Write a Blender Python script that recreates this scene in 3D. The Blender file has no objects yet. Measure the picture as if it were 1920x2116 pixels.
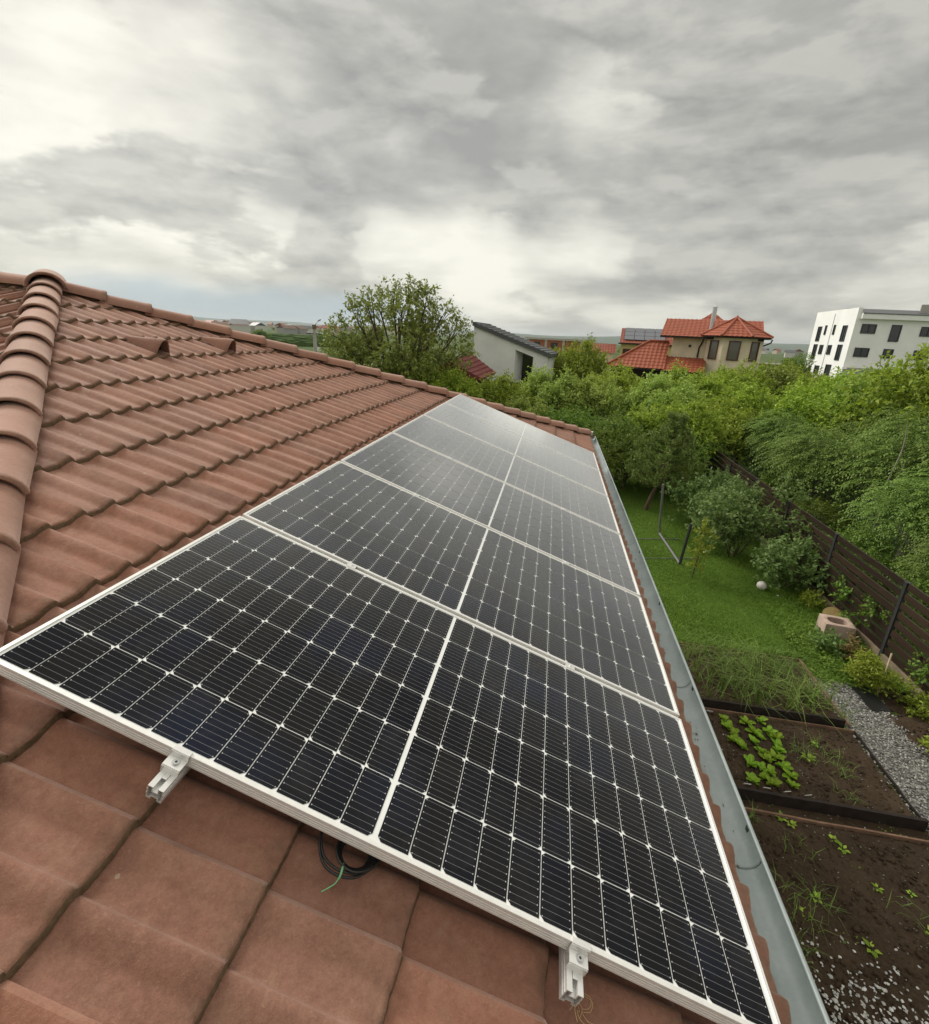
import bpy, bmesh, math, random
import numpy as np
from mathutils import Vector, Matrix

S = bpy.context.scene
COL = S.collection
R_ = math.radians

# ------------------------------------------------------------------ camera
cam = bpy.data.cameras.new('camera')
cam.sensor_fit = 'HORIZONTAL'
cam.sensor_width = 36.0
cam.lens = 19.211
cam.shift_x = 0.0
cam.shift_y = -0.01455
cam.clip_start = 0.02
cam.clip_end = 20000
cam_ob = bpy.data.objects.new('camera', cam)
COL.objects.link(cam_ob)
CAMPOS = Vector((1.29706, -0.81375, 5.19932))
RCV = Matrix(((0.983367, 0.175161, 0.048037), (0.099653, -0.299208, -0.948970), (-0.151849, 0.937973, -0.311687)))          # world -> (right, down, forward)
rot = Matrix((RCV[0], -RCV[1], -RCV[2])).transposed()
cam_ob.matrix_world = Matrix.Translation(CAMPOS) @ rot.to_4x4()
S.camera = cam_ob

# ------------------------------------------------------------------ render look
S.render.engine = 'CYCLES'
S.view_settings.view_transform = 'Standard'
S.view_settings.look = 'None'
S.view_settings.gamma = 1.0
S.view_settings.use_curve_mapping = False
S.view_settings.exposure = 1.05
S.cycles.max_bounces = 6
S.cycles.diffuse_bounces = 3
S.cycles.glossy_bounces = 3
S.cycles.transparent_max_bounces = 8
S.cycles.use_denoising = True
S.cycles.sample_clamp_indirect = 8.0

# ------------------------------------------------------------------ sky + sun
SUN_EL, SUN_AZ = R_(38), R_(-55)         # azimuth from +Y, clockwise positive
world = bpy.data.worlds.new('World')
S.world = world
world.use_nodes = True
nt = world.node_tree
nt.nodes.clear()
def wn(t, **kw):
    n = nt.nodes.new(t)
    for k, v in kw.items():
        setattr(n, k, v)
    return n
def wmath(op, a, b=None, c=None, clamp=False):
    n = wn('ShaderNodeMath', operation=op)
    n.use_clamp = clamp
    for i, v in enumerate((a, b, c)):
        if v is None:
            continue
        if isinstance(v, (int, float)):
            n.inputs[i].default_value = v
        else:
            nt.links.new(v, n.inputs[i])
    return n.outputs[0]
tc = wn('ShaderNodeTexCoord')
sep = wn('ShaderNodeSeparateXYZ')
nt.links.new(tc.outputs['Generated'], sep.inputs[0])
zc = wmath('ADD', wmath('MAXIMUM', sep.outputs[2], 0.0), 0.15)
px = wmath('DIVIDE', sep.outputs[0], zc)
py = wmath('DIVIDE', sep.outputs[1], zc)
comb = wn('ShaderNodeCombineXYZ')
nt.links.new(px, comb.inputs[0]); nt.links.new(py, comb.inputs[1])
comb.inputs[2].default_value = 3.7
def wnoise(scale, detail, rough=0.55, dist=0.0, off=0.0, vec=None):
    n = wn('ShaderNodeTexNoise')
    n.inputs['Scale'].default_value = scale
    n.inputs['Detail'].default_value = detail
    n.inputs['Roughness'].default_value = rough
    n.inputs['Distortion'].default_value = dist
    if vec is None:
        vec = comb.outputs[0]
    if off:
        ad = wn('ShaderNodeVectorMath', operation='ADD')
        nt.links.new(vec, ad.inputs[0]); ad.inputs[1].default_value = (off, off * 0.7, off)
        vec = ad.outputs[0]
    nt.links.new(vec, n.inputs['Vector'])
    return n.outputs['Fac']
flat = wn('ShaderNodeVectorMath', operation='MULTIPLY')
nt.links.new(tc.outputs['Generated'], flat.inputs[0]); flat.inputs[1].default_value = (1.0, 1.0, 2.7)
above = wn('ShaderNodeVectorMath', operation='ADD')
nt.links.new(flat.outputs[0], above.inputs[0]); above.inputs[1].default_value = (0.0, 0.0, 0.055)
n1 = wnoise(0.95, 6, 0.5, 0.3)
n2 = wnoise(4.2, 9, 0.58, 0.2, 5.3, flat.outputs[0])
n3 = wnoise(11.0, 8, 0.62, 0.1, 9.1, flat.outputs[0])
bil = wmath('SUBTRACT', 1.0, wmath('MULTIPLY', wmath('ABSOLUTE', wmath('SUBTRACT', wnoise(5.0, 7, 0.55, 0.2, 2.2, flat.outputs[0]), 0.5)), 4.0))
dens = wmath('ADD', wmath('ADD', wmath('MULTIPLY', n1, 0.62), wmath('MULTIPLY', bil, 0.07)), wmath('ADD', wmath('MULTIPLY', n2, 0.30), wmath('MULTIPLY', n3, 0.06)))
# large cloud masses seen in the sky: (direction, angular radius deg, brightness change)
MASSES = [
    ((-0.695, 0.657, 0.291), 18, 0.09),
    ((-0.607, 0.762, 0.226), 14, 0.08),
    ((-0.232, 0.959, 0.164), 10, 0.14),
    ((-0.479, 0.848, 0.224), 10, 0.06),
    ((-0.392, 0.826, 0.405), 18, -0.1),
    ((-0.151, 0.909, 0.388), 16, -0.09),
    ((0.035, 0.933, 0.357), 7, 0.12),
    ((0.234, 0.928, 0.291), 20, -0.09),
    ((0.412, 0.863, 0.291), 18, -0.07),
    ((-0.020, 0.984, 0.180), 9, 0.1),
    ((-0.142, 0.988, 0.065), 8, 0.1),
    ((0.419, 0.901, 0.113), 9, 0.08),
    ((0.152, 0.981, 0.122), 10, 0.08),
    ((-0.672, 0.734, 0.097), 9, 0.04),
]
warp = wn('ShaderNodeVectorMath', operation='ADD')
wob = wn('ShaderNodeTexNoise'); wob.inputs['Scale'].default_value = 5.0; wob.inputs['Detail'].default_value = 5.0
nt.links.new(tc.outputs['Generated'], wob.inputs['Vector'])
ws = wn('ShaderNodeVectorMath', operation='SCALE'); ws.inputs['Scale'].default_value = 0.22
wsub = wn('ShaderNodeVectorMath', operation='SUBTRACT'); wsub.inputs[1].default_value = (0.5, 0.5, 0.5)
nt.links.new(wob.outputs['Color'], wsub.inputs[0]); nt.links.new(wsub.outputs[0], ws.inputs[0])
nt.links.new(tc.outputs['Generated'], warp.inputs[0]); nt.links.new(ws.outputs[0], warp.inputs[1])
wnorm = wn('ShaderNodeVectorMath', operation='NORMALIZE'); nt.links.new(warp.outputs[0], wnorm.inputs[0])
total = dens
for d, rad, amp in MASSES:
    dp = wn('ShaderNodeVectorMath', operation='DOT_PRODUCT')
    nt.links.new(wnorm.outputs[0], dp.inputs[0]); dp.inputs[1].default_value = Vector(d).normalized()
    mr = wn('ShaderNodeMapRange', interpolation_type='SMOOTHSTEP')
    nt.links.new(dp.outputs['Value'], mr.inputs['Value'])
    mr.inputs['From Min'].default_value = math.cos(R_(rad)); mr.inputs['From Max'].default_value = 1.0
    mr.inputs['To Min'].default_value = 0.0; mr.inputs['To Max'].default_value = amp
    total = wmath('ADD', total, mr.outputs[0])
ramp = wn('ShaderNodeValToRGB')
nt.links.new(total, ramp.inputs[0])
cr = ramp.color_ramp
cr.elements[0].position = 0.385; cr.elements[0].color = (0.30, 0.292, 0.265, 1)
cr.elements[1].position = 0.755; cr.elements[1].color = (0.80, 0.772, 0.675, 1)
e = cr.elements.new(0.49); e.color = (0.40, 0.39, 0.35, 1)
e = cr.elements.new(0.60); e.color = (0.59, 0.572, 0.505, 1)
# a lower layer of darker stratocumulus with defined edges
low = wnoise(4.6, 10, 0.56, 0.15, 13.7, flat.outputs[0])
low_up = wnoise(4.6, 10, 0.56, 0.15, 13.7, above.outputs[0])
rim = wmath('SUBTRACT', low, low_up)
LUMPS = [((-0.708, 0.691, 0.146), 6, 0.18), ((-0.585, 0.795, 0.163), 7, 0.22), ((-0.632, 0.754, 0.180), 5, 0.12), ((-0.407, 0.901, 0.151), 6, 0.22), ((-0.467, 0.876, 0.123), 6, 0.12), ((0.295, 0.943, 0.157), 7, 0.18), ((0.224, 0.965, 0.137), 6, 0.12), ((0.465, 0.876, 0.131), 6, 0.12), ((-0.051, 0.997, 0.052), 4, 0.1), ((-0.295, 0.880, 0.374), 14, 0.1), ((0.275, 0.909, 0.314), 16, 0.1), ((0.058, 0.976, 0.209), 6, 0.06)]
for d, rad, amp in LUMPS:
    dp = wn('ShaderNodeVectorMath', operation='DOT_PRODUCT')
    nt.links.new(wnorm.outputs[0], dp.inputs[0]); dp.inputs[1].default_value = Vector(d).normalized()
    mr = wn('ShaderNodeMapRange', interpolation_type='SMOOTHSTEP')
    nt.links.new(dp.outputs['Value'], mr.inputs['Value'])
    mr.inputs['From Min'].default_value = math.cos(R_(rad)); mr.inputs['From Max'].default_value = 1.0
    mr.inputs['To Min'].default_value = 0.0; mr.inputs['To Max'].default_value = amp
    low = wmath('ADD', low, mr.outputs[0])
lowm = wn('ShaderNodeMapRange', interpolation_type='SMOOTHSTEP')
nt.links.new(wmath('SUBTRACT', low, wmath('MULTIPLY', wmath('SUBTRACT', total, 0.5), 0.55)), lowm.inputs['Value'])
lowm.inputs['From Min'].default_value = 0.51; lowm.inputs['From Max'].default_value = 0.63
lowm.inputs['To Min'].default_value = 0.0; lowm.inputs['To Max'].default_value = 0.72
shade = wn('ShaderNodeValToRGB'); nt.links.new(wmath('ADD', wmath('MULTIPLY', rim, 1.7), wmath('ADD', 0.27, wmath('MULTIPLY', n3, 0.5))), shade.inputs[0])
shade.color_ramp.elements[0].position = 0.3; shade.color_ramp.elements[0].color = (0.275, 0.268, 0.245, 1)
shade.color_ramp.elements[1].position = 0.7; shade.color_ramp.elements[1].color = (0.50, 0.485, 0.43, 1)
lmix = wn('ShaderNodeMix', data_type='RGBA'); nt.links.new(lowm.outputs[0], lmix.inputs[0])
nt.links.new(ramp.outputs[0], lmix.inputs[6]); nt.links.new(shade.outputs[0], lmix.inputs[7])
# an overcast sky grows brighter towards the zenith
lift = wmath('ADD', wmath('MULTIPLY', wmath('MAXIMUM', wmath('SUBTRACT', sep.outputs[2], 0.42), 0.0), 1.1), 1.0)
sky = wn('ShaderNodeTexSky', sky_type='NISHITA')
sky.sun_disc = False
sky.sun_elevation = SUN_EL
sky.sun_rotation = SUN_AZ
bg_sky = wn('ShaderNodeBackground'); bg_sky.inputs['Strength'].default_value = 0.1
nt.links.new(sky.outputs[0], bg_sky.inputs['Color'])
# bluish far curtain of rain low over the plain on the left
gap = wn('ShaderNodeVectorMath', operation='DOT_PRODUCT')
nt.links.new(tc.outputs['Generated'], gap.inputs[0]); gap.inputs[1].default_value = Vector((-0.50, 0.86, 0.0)).normalized()
gm = wn('ShaderNodeMapRange', interpolation_type='SMOOTHSTEP')
nt.links.new(gap.outputs['Value'], gm.inputs['Value'])
gm.inputs['From Min'].default_value = math.cos(R_(24)); gm.inputs['From Max'].default_value = math.cos(R_(8))
ge = wn('ShaderNodeMapRange', interpolation_type='SMOOTHSTEP')
nt.links.new(wmath('ADD', sep.outputs[2], wmath('MULTIPLY', wmath('SUBTRACT', n2, 0.5), 0.10)), ge.inputs['Value'])
ge.inputs['From Min'].default_value = 0.03; ge.inputs['From Max'].default_value = 0.085
ge.inputs['To Min'].default_value = 1.0; ge.inputs['To Max'].default_value = 0.0
bmix = wn('ShaderNodeMix', data_type='RGBA'); nt.links.new(wmath('MULTIPLY', wmath('MULTIPLY', gm.outputs[0], ge.outputs[0]), 0.85), bmix.inputs[0])
nt.links.new(lmix.outputs[2], bmix.inputs[6]); bmix.inputs[7].default_value = (0.31, 0.40, 0.46, 1)
bg_cloud = wn('ShaderNodeBackground')
nt.links.new(bmix.outputs[2], bg_cloud.inputs['Color'])
nt.links.new(wmath('MULTIPLY', lift, 0.60), bg_cloud.inputs['Strength'])
mix = wn('ShaderNodeMixShader')
mix.inputs[0].default_value = 0.955
nt.links.new(bg_sky.outputs[0], mix.inputs[1]); nt.links.new(bg_cloud.outputs[0], mix.inputs[2])
out = wn('ShaderNodeOutputWorld')
nt.links.new(mix.outputs[0], out.inputs['Surface'])

sun = bpy.data.lights.new('sun', 'SUN')
sun.energy = 1.5
sun.angle = R_(24)
sun.color = (1.0, 0.96, 0.88)
sun_ob = bpy.data.objects.new('sun', sun)
COL.objects.link(sun_ob)
sd = Vector((math.sin(SUN_AZ) * math.cos(SUN_EL), math.cos(SUN_AZ) * math.cos(SUN_EL), math.sin(SUN_EL)))
sun_ob.rotation_euler = sd.to_track_quat('Z', 'Y').to_euler()
sun_ob.location = (0, 0, 60)

# ------------------------------------------------------------------ helpers
class MB:
    """collects faces and builds ONE mesh object"""
    def __init__(s):
        s.v = []; s.f = []; s.uv = {}; s.m = []; s.mi = 0
    def face(s, pts, uv=None):
        b = len(s.v); s.v.extend([tuple(p) for p in pts])
        s.f.append(tuple(range(b, b + len(pts)))); s.m.append(s.mi)
        if uv is not None:
            s.uv[len(s.f) - 1] = uv
    def box(s, c, d, M=None):
        x, y, z = d[0] / 2, d[1] / 2, d[2] / 2
        P = [Vector((a * x, b * y, g * z)) for g in (-1, 1) for b in (-1, 1) for a in (-1, 1)]
        if M is not None:
            P = [M @ p for p in P]
        P = [p + Vector(c) for p in P]
        for q in ((0, 2, 3, 1), (4, 5, 7, 6), (0, 1, 5, 4), (2, 6, 7, 3), (0, 4, 6, 2), (1, 3, 7, 5)):
            s.idx(P, q)
    def idx(s, P, q):
        s.face([P[i] for i in q])
    def grid(s, rows, close_u=False, close_v=False):
        b = len(s.v); nr = len(rows); nc = len(rows[0])
        for r in rows:
            s.v.extend([tuple(p) for p in r])
        for i in range(nr if close_v else nr - 1):
            for j in range(nc if close_u else nc - 1):
                i2 = (i + 1) % nr; j2 = (j + 1) % nc
                s.f.append((b + i * nc + j, b + i * nc + j2, b + i2 * nc + j2, b + i2 * nc + j)); s.m.append(s.mi)
    def tube(s, path, rad, n=8, cap=True):
        path = [Vector(p) for p in path]
        if not hasattr(rad, '__len__'):
            rad = [rad] * len(path)
        rows = []; prev = None
        for i, p in enumerate(path):
            a = path[max(0, i - 1)]; b = path[min(len(path) - 1, i + 1)]
            t = (b - a)
            t = t.normalized() if t.length > 1e-9 else Vector((0, 0, 1))
            ref = prev if prev is not None else (Vector((0, 0, 1)) if abs(t.z) < .9 else Vector((1, 0, 0)))
            u = (ref - t * ref.dot(t))
            if u.length < 1e-6:
                u = t.orthogonal()
            u.normalize(); w = t.cross(u); prev = u
            rows.append([p + (u * math.cos(2 * math.pi * k / n) + w * math.sin(2 * math.pi * k / n)) * rad[i] for k in range(n)])
        s.grid(rows, close_u=True)
        if cap:
            s.face(rows[0][::-1]); s.face(rows[-1])
    def mesh(s, name, mats, smooth=False):
        me = bpy.data.meshes.new(name)
        me.from_pydata(s.v, [], s.f)
        for m in (mats if isinstance(mats, (list, tuple)) else [mats]):
            me.materials.append(m)
        if any(s.m):
            me.polygons.foreach_set('material_index', s.m)
        if s.uv:
            ul = me.uv_layers.new(name='UVMap')
            for pi, uvs in s.uv.items():
                p = me.polygons[pi]
                for k, li in enumerate(p.loop_indices):
                    ul.data[li].uv = uvs[k]
        if smooth:
            me.polygons.foreach_set('use_smooth', [True] * len(me.polygons))
            try:
                me.set_sharp_from_angle(angle=R_(smooth if smooth is not True else 40))
            except Exception:
                pass
        me.update()
        return me
def link(name, me, parent=None, loc=None, M=None):
    o = bpy.data.objects.new(name, me)
    COL.objects.link(o)
    if parent is not None:
        o.parent = parent
    if loc is not None:
        o.location = loc
    if M is not None:
        o.matrix_local = M
    return o
def tag(o, label=None, cat=None, group=None, kind=None):
    if label: o['label'] = label
    if cat: o['category'] = cat
    if group: o['group'] = group
    if kind: o['kind'] = kind
    return o
def thing(name, label, cat, loc=(0, 0, 0), rz=0.0, group=None, M=None):
    o = bpy.data.objects.new(name, None)
    o.empty_display_size = 0.2
    COL.objects.link(o)
    if M is not None:
        o.matrix_world = M
    else:
        o.location = loc; o.rotation_euler = (0, 0, rz)
    return tag(o, label, cat, group)
def part(name, mb, mat, parent, smooth=False, off=None, kind=None):
    """part whose vertices are given in WORLD coordinates when off is the parent's location, else local"""
    if off is not None:
        ox, oy, oz = off
        mb.v = [(x - ox, y - oy, z - oz) for x, y, z in mb.v]
    o = link(name, mb.mesh(name, mat, smooth), parent)
    if kind: o['kind'] = kind
    return o
def dup(root, loc, rz=0.0, sc=1.0, label=None, group=None):
    r = root.copy(); COL.objects.link(r)
    r.location = loc; r.rotation_euler = (0, 0, rz); r.scale = (sc, sc, sc) if not hasattr(sc, '__len__') else sc
    if label: r['label'] = label
    if group: r['group'] = group
    for ch in list(root.children):
        c = ch.copy(); COL.objects.link(c); c.parent = r
        for g in list(ch.children):
            d = g.copy(); COL.objects.link(d); d.parent = c
    return r

# ------------------------------------------------------------------ materials
class NT:
    def __init__(s, name):
        s.m = bpy.data.materials.new(name); s.m.use_nodes = True
        s.t = s.m.node_tree; s.t.nodes.clear()
        s.out = s.n('ShaderNodeOutputMaterial')
    def n(s, t, **kw):
        x = s.t.nodes.new(t)
        for k, v in kw.items():
            setattr(x, k, v)
        return x
    def l(s, a, b):
        s.t.links.new(a, b)
    def val(s, sock, v):
        if hasattr(v, 'is_output') or hasattr(v, 'links'):
            s.l(v, sock)
        else:
            sock.default_value = v
    def coord(s, kind='Object'):
        return s.n('ShaderNodeTexCoord').outputs[kind]
    def noise(s, scale, detail=4, rough=.55, vec=None, dist=0.0, out='Fac'):
        x = s.n('ShaderNodeTexNoise')
        x.inputs['Scale'].default_value = scale; x.inputs['Detail'].default_value = detail
        x.inputs['Roughness'].default_value = rough; x.inputs['Distortion'].default_value = dist
        if vec is not None: s.l(vec, x.inputs['Vector'])
        return x.outputs[out]
    def ramp(s, fac, stops):
        x = s.n('ShaderNodeValToRGB'); s.l(fac, x.inputs[0])
        c = x.color_ramp
        c.elements[0].position = stops[0][0]; c.elements[0].color = (*stops[0][1], 1)
        c.elements[1].position = stops[-1][0]; c.elements[1].color = (*stops[-1][1], 1)
        for p, col in stops[1:-1]:
            q = c.elements.new(p); q.color = (*col, 1)
        return x.outputs[0]
    def mixc(s, fac, a, b, mode='MIX'):
        x = s.n('ShaderNodeMix', data_type='RGBA', blend_type=mode)
        s.val(x.inputs[0], fac)
        for sock, v in ((x.inputs[6], a), (x.inputs[7], b)):
            if isinstance(v, tuple): sock.default_value = (*v, 1)
            else: s.l(v, sock)
        return x.outputs[2]
    def math(s, op, a, b=None, clamp=False):
        x = s.n('ShaderNodeMath', operation=op); x.use_clamp = clamp
        s.val(x.inputs[0], a)
        if b is not None: s.val(x.inputs[1], b)
        return x.outputs[0]
    def bump(s, h, strength=.3, dist=.01):
        x = s.n('ShaderNodeBump'); x.inputs['Strength'].default_value = strength; x.inputs['Distance'].default_value = dist
        s.l(h, x.inputs['Height']); return x.outputs[0]
    def pbr(s, col, rough=.6, metal=0.0, spec=.5, bump=None, **kw):
        b = s.n('ShaderNodeBsdfPrincipled')
        if isinstance(col, tuple): b.inputs['Base Color'].default_value = (*col, 1)
        else: s.l(col, b.inputs['Base Color'])
        s.val(b.inputs['Roughness'], rough); s.val(b.inputs['Metallic'], metal)
        b.inputs['Specular IOR Level'].default_value = spec
        if bump is not None: s.l(bump, b.inputs['Normal'])
        for k, v in kw.items():
            s.val(b.inputs[k], v)
        s.l(b.outputs[0], s.out.inputs['Surface'])
        return b
    def laminate(s, col, rough, k=1.0):
        # anti-reflex solar glass: weak mirror seen straight on, strong at grazing angles
        d = s.n('ShaderNodeBsdfDiffuse'); s.val(d.inputs['Color'], col)
        g = s.n('ShaderNodeBsdfGlossy'); s.val(g.inputs['Roughness'], rough); g.inputs['Color'].default_value = (1, 1, 1, 1)
        lw = s.n('ShaderNodeLayerWeight'); lw.inputs['Blend'].default_value = .5
        fac = s.math('ADD', s.math('MULTIPLY', s.math('POWER', s.math('MAXIMUM', s.math('DIVIDE', s.math('SUBTRACT', lw.outputs['Facing'], .30), .55), 0.0), 2.1), .97 * k), .010, True)
        mx = s.n('ShaderNodeMixShader'); s.l(fac, mx.inputs[0]); s.l(d.outputs[0], mx.inputs[1]); s.l(g.outputs[0], mx.inputs[2])
        s.l(mx.outputs[0], s.out.inputs['Surface'])
    def rnd(s):
        return s.n('ShaderNodeObjectInfo').outputs['Random']
def simple(name, col, rough=.6, metal=0.0, spec=.4, var=.12, scale=8.0, bump=0.0, bscale=60.0):
    n = NT(name); c = n.coord()
    a = n.noise(scale, 5, .6, c)
    lo = tuple(max(0, x * (1 - var)) for x in col); hi = tuple(min(1, x * (1 + var)) for x in col)
    cc = n.ramp(a, [(.3, lo), (.7, hi)])
    bp = n.bump(n.noise(bscale, 4, .6, c), bump, .01) if bump else None
    n.pbr(cc, rough, metal, spec, bp)
    return n.m

def mat_tile(name, tones, grain=1.0):
    n = NT(name); c = n.coord(); r = n.rnd()
    geo = n.n('ShaderNodeNewGeometry').outputs['Position']
    big = n.noise(5.0, 8, .72, geo, .3)
    fine = n.noise(160.0, 3, .7, c)
    mid = n.noise(14.0, 6, .65, geo)
    grit = n.math('ADD', n.math('MULTIPLY', n.noise(60.0, 6, .75, geo), .6), n.math('MULTIPLY', n.noise(330.0, 2, .7, geo), .4))
    base = n.ramp(n.math('ADD', n.math('MULTIPLY', big, .45), n.math('MULTIPLY', grit, .55)), [(.36, tones[0]), (.5, tones[1]), (.64, tones[2])])
    # each tile came out of the mould a little different
    hs = n.n('ShaderNodeHueSaturation')
    n.val(hs.inputs['Value'], n.math('ADD', n.math('MULTIPLY', r, .20), .90))
    n.val(hs.inputs['Saturation'], n.math('ADD', n.math('MULTIPLY', n.math('FRACT', n.math('MULTIPLY', r, 7.31)), .10), .93))
    n.l(base, hs.inputs['Color'])
    dust = n.mixc(n.math('MULTIPLY', n.math('SUBTRACT', n.noise(17.0, 10, .80, geo), .50, True), 2.4), hs.outputs[0], tones[3])
    speck = n.mixc(n.ramp(fine, [(.60, (0, 0, 0)), (.74, (.35, .35, .35))]), dust, tones[4])
    scr = n.noise(9.0, 2, .5, geo, 2.0)
    lich = n.math('MULTIPLY', n.ramp(scr, [(.74, (0, 0, 0)), (.78, (1, 1, 1))]), .3)
    col = n.mixc(lich, speck, tones[5])
    sx = n.n('ShaderNodeSeparateXYZ'); n.l(c, sx.inputs[0])
    grime = n.math('MULTIPLY', n.math('SMOOTH_MIN', n.math('MULTIPLY', n.math('ADD', sx.outputs[0], .05), 22.0, True), 1.0), n.ramp(n.noise(24.0, 5, .65, geo), [(.35, (0, 0, 0)), (.65, (.6, .6, .6))]))
    col = n.mixc(grime, col, (.10, .068, .042))
    spot = n.n('ShaderNodeTexVoronoi'); spot.inputs['Scale'].default_value = 9.0; n.l(geo, spot.inputs['Vector'])
    sm = n.math('MULTIPLY', n.math('LESS_THAN', n.math('ADD', spot.outputs['Distance'], n.math('MULTIPLY', n.noise(60.0, 3, .6, geo), .10)), .115), n.math('GREATER_THAN', mid, .50))
    col = n.mixc(n.math('MULTIPLY', sm, .5), col, (.36, .31, .21))
    h = n.math('ADD', n.math('MULTIPLY', fine, .5), n.math('MULTIPLY', n.noise(45.0, 4, .6, c), .6))
    n.pbr(col, n.math('ADD', n.math('MULTIPLY', mid, .2), .72), 0, .25, n.bump(h, .55 * grain, .004), **{'Sheen Weight': .35, 'Sheen Roughness': .45, 'Sheen Tint': (1, .86, .78, 1)})
    return n.m
TILE = mat_tile('concrete_tile', [(.170, .074, .048), (.255, .117, .077), (.335, .166, .114), (.34, .21, .14), (.42, .28, .20), (.42, .32, .19)])
CAP = mat_tile('hip_cap_tile', [(.25, .118, .078), (.295, .145, .100), (.33, .172, .124), (.33, .21, .15), (.42, .28, .20), (.44, .34, .22)])
NOSE = simple('mossy_tile_edge', (.135, .088, .052), .9, 0, .2, .35, 40, .4, 90)
DECK = simple('roof_underlay', (.05, .04, .035), .9)
ALU = None
def mat_alu():
    n = NT('anodised_aluminium'); c = n.coord()
    st = n.noise(30.0, 4, .6, c)
    col = n.ramp(st, [(.3, (.76, .75, .72)), (.7, (.84, .83, .80))])
    n.pbr(col, n.math('ADD', n.math('MULTIPLY', st, .16), .30), .35, .5)
    return n.m
ALU = mat_alu()
def mat_backsheet():
    n = NT('white_backsheet'); c = n.coord()
    d = n.noise(6.0, 6, .6, c)
    n.laminate(n.ramp(d, [(.3, (.72, .73, .71)), (.7, (.82, .82, .80))]), .09, .72)
    return n.m
BACK = mat_backsheet()
def mat_cell():
    n = NT('solar_cell'); r = n.rnd()
    uv = n.n('ShaderNodeUVMap').outputs[0]
    sp = n.n('ShaderNodeSeparateXYZ'); n.l(uv, sp.inputs[0])
    # nine busbar wires: distance to the nearest wire in metres
    ph = n.math('FRACT', n.math('MULTIPLY', sp.outputs[1], 9.0))
    dist = n.math('MULTIPLY', n.math('ABSOLUTE', n.math('SUBTRACT', ph, .5)), .166 / 9)
    wire = n.math('LESS_THAN', dist, .00042)
    inner = n.math('MULTIPLY', n.math('GREATER_THAN', sp.outputs[0], .055), n.math('LESS_THAN', sp.outputs[0], .945))
    endd = n.math('ABSOLUTE', n.math('SUBTRACT', n.math('ABSOLUTE', n.math('SUBTRACT', sp.outputs[0], .5)), .435))
    pad = n.math('MULTIPLY', n.math('LESS_THAN', endd, .014), n.math('LESS_THAN', dist, .0015))
    lines = n.math('MAXIMUM', n.math('MULTIPLY', wire, inner), pad)
    geo = n.n('ShaderNodeNewGeometry').outputs['Position']
    tint = n.noise(3.0, 3, .5, geo)
    hs = n.mixc(r, (.0075, .0082, .0115), (.012, .0115, .0115))
    si = n.mixc(n.ramp(tint, [(.5, (0, 0, 0)), (.75, (1, 1, 1))]), hs, (.011, .014, .026))
    dirt = n.noise(9.0, 7, .7, geo, .6)
    si = n.mixc(n.math('MULTIPLY', n.math('SUBTRACT', dirt, .50, True), .14), si, (.35, .32, .28))
    dr = n.n('ShaderNodeTexVoronoi'); dr.inputs['Scale'].default_value = 5.5; n.l(geo, dr.inputs['Vector'])
    drop = n.math('LESS_THAN', n.math('ADD', dr.outputs['Distance'], n.math('MULTIPLY', n.noise(70.0, 3, .6, geo), .03)), .036)
    si = n.mixc(n.math('MULTIPLY', n.math('MULTIPLY', drop, n.math('GREATER_THAN', tint, .50)), .55), si, (.40, .40, .38))
    col = n.mixc(n.math('MAXIMUM', n.math('MULTIPLY', n.math('MULTIPLY', wire, inner), .42), pad), si, (.42, .42, .43))
    n.laminate(col, n.math('ADD', n.math('MULTIPLY', dirt, .12), .05))
    return n.m
CELL = mat_cell()
RAIL = simple('mill_aluminium', (.74, .73, .71), .33, .45, .5, .06, 20)
STEEL = simple('stainless_bolt', (.55, .55, .55), .3, .8, .5)
ZINC = None
def mat_zinc():
    n = NT('galvanised_steel'); c = n.coord()
    a = n.noise(5.0, 6, .6, c); f = n.noise(70.0, 3, .6, c)
    col = n.ramp(n.math('ADD', n.math('MULTIPLY', a, .8), n.math('MULTIPLY', f, .2)), [(.3, (.25, .29, .29)), (.7, (.40, .445, .44))])
    n.pbr(col, n.math('ADD', n.math('MULTIPLY', a, .2), .42), .3, .4)
    return n.m
ZINC = mat_zinc()
PLASTER = simple('cream_plaster', (.72, .62, .46), .9, 0, .2, .14, 1.0, .15, 40)
WHITEWALL = simple('white_plaster', (.90, .90, .89), .9, 0, .2, .05, .6, .1, 30)
GREYWALL = simple('pale_grey_render', (.74, .74, .72), .9, 0, .2, .10, .8, .1, 30)
DARKWOOD = simple('dark_stained_wood', (.035, .022, .016), .7, 0, .3, .35, 6)
WINFRAME = simple('brown_window_frame', (.10, .045, .025), .5, 0, .4)
DARKFRAME = simple('anthracite_frame', (.035, .037, .04), .4, 0, .4)
BLACKPL = simple('black_rubber_cable_and_vent_shade', (.012, .012, .012), .42, 0, .5)
GREENTIE = simple('green_cable_tie', (.16, .42, .20), .5, 0, .4)
def mat_glass(name, col=(.02, .024, .026)):
    n = NT(name)
    n.pbr(col, .06, 0, .6)
    return n.m
GLASS = mat_glass('window_glass')
CURTAIN = mat_glass('curtained_glass', (.13, .12, .10))
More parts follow.
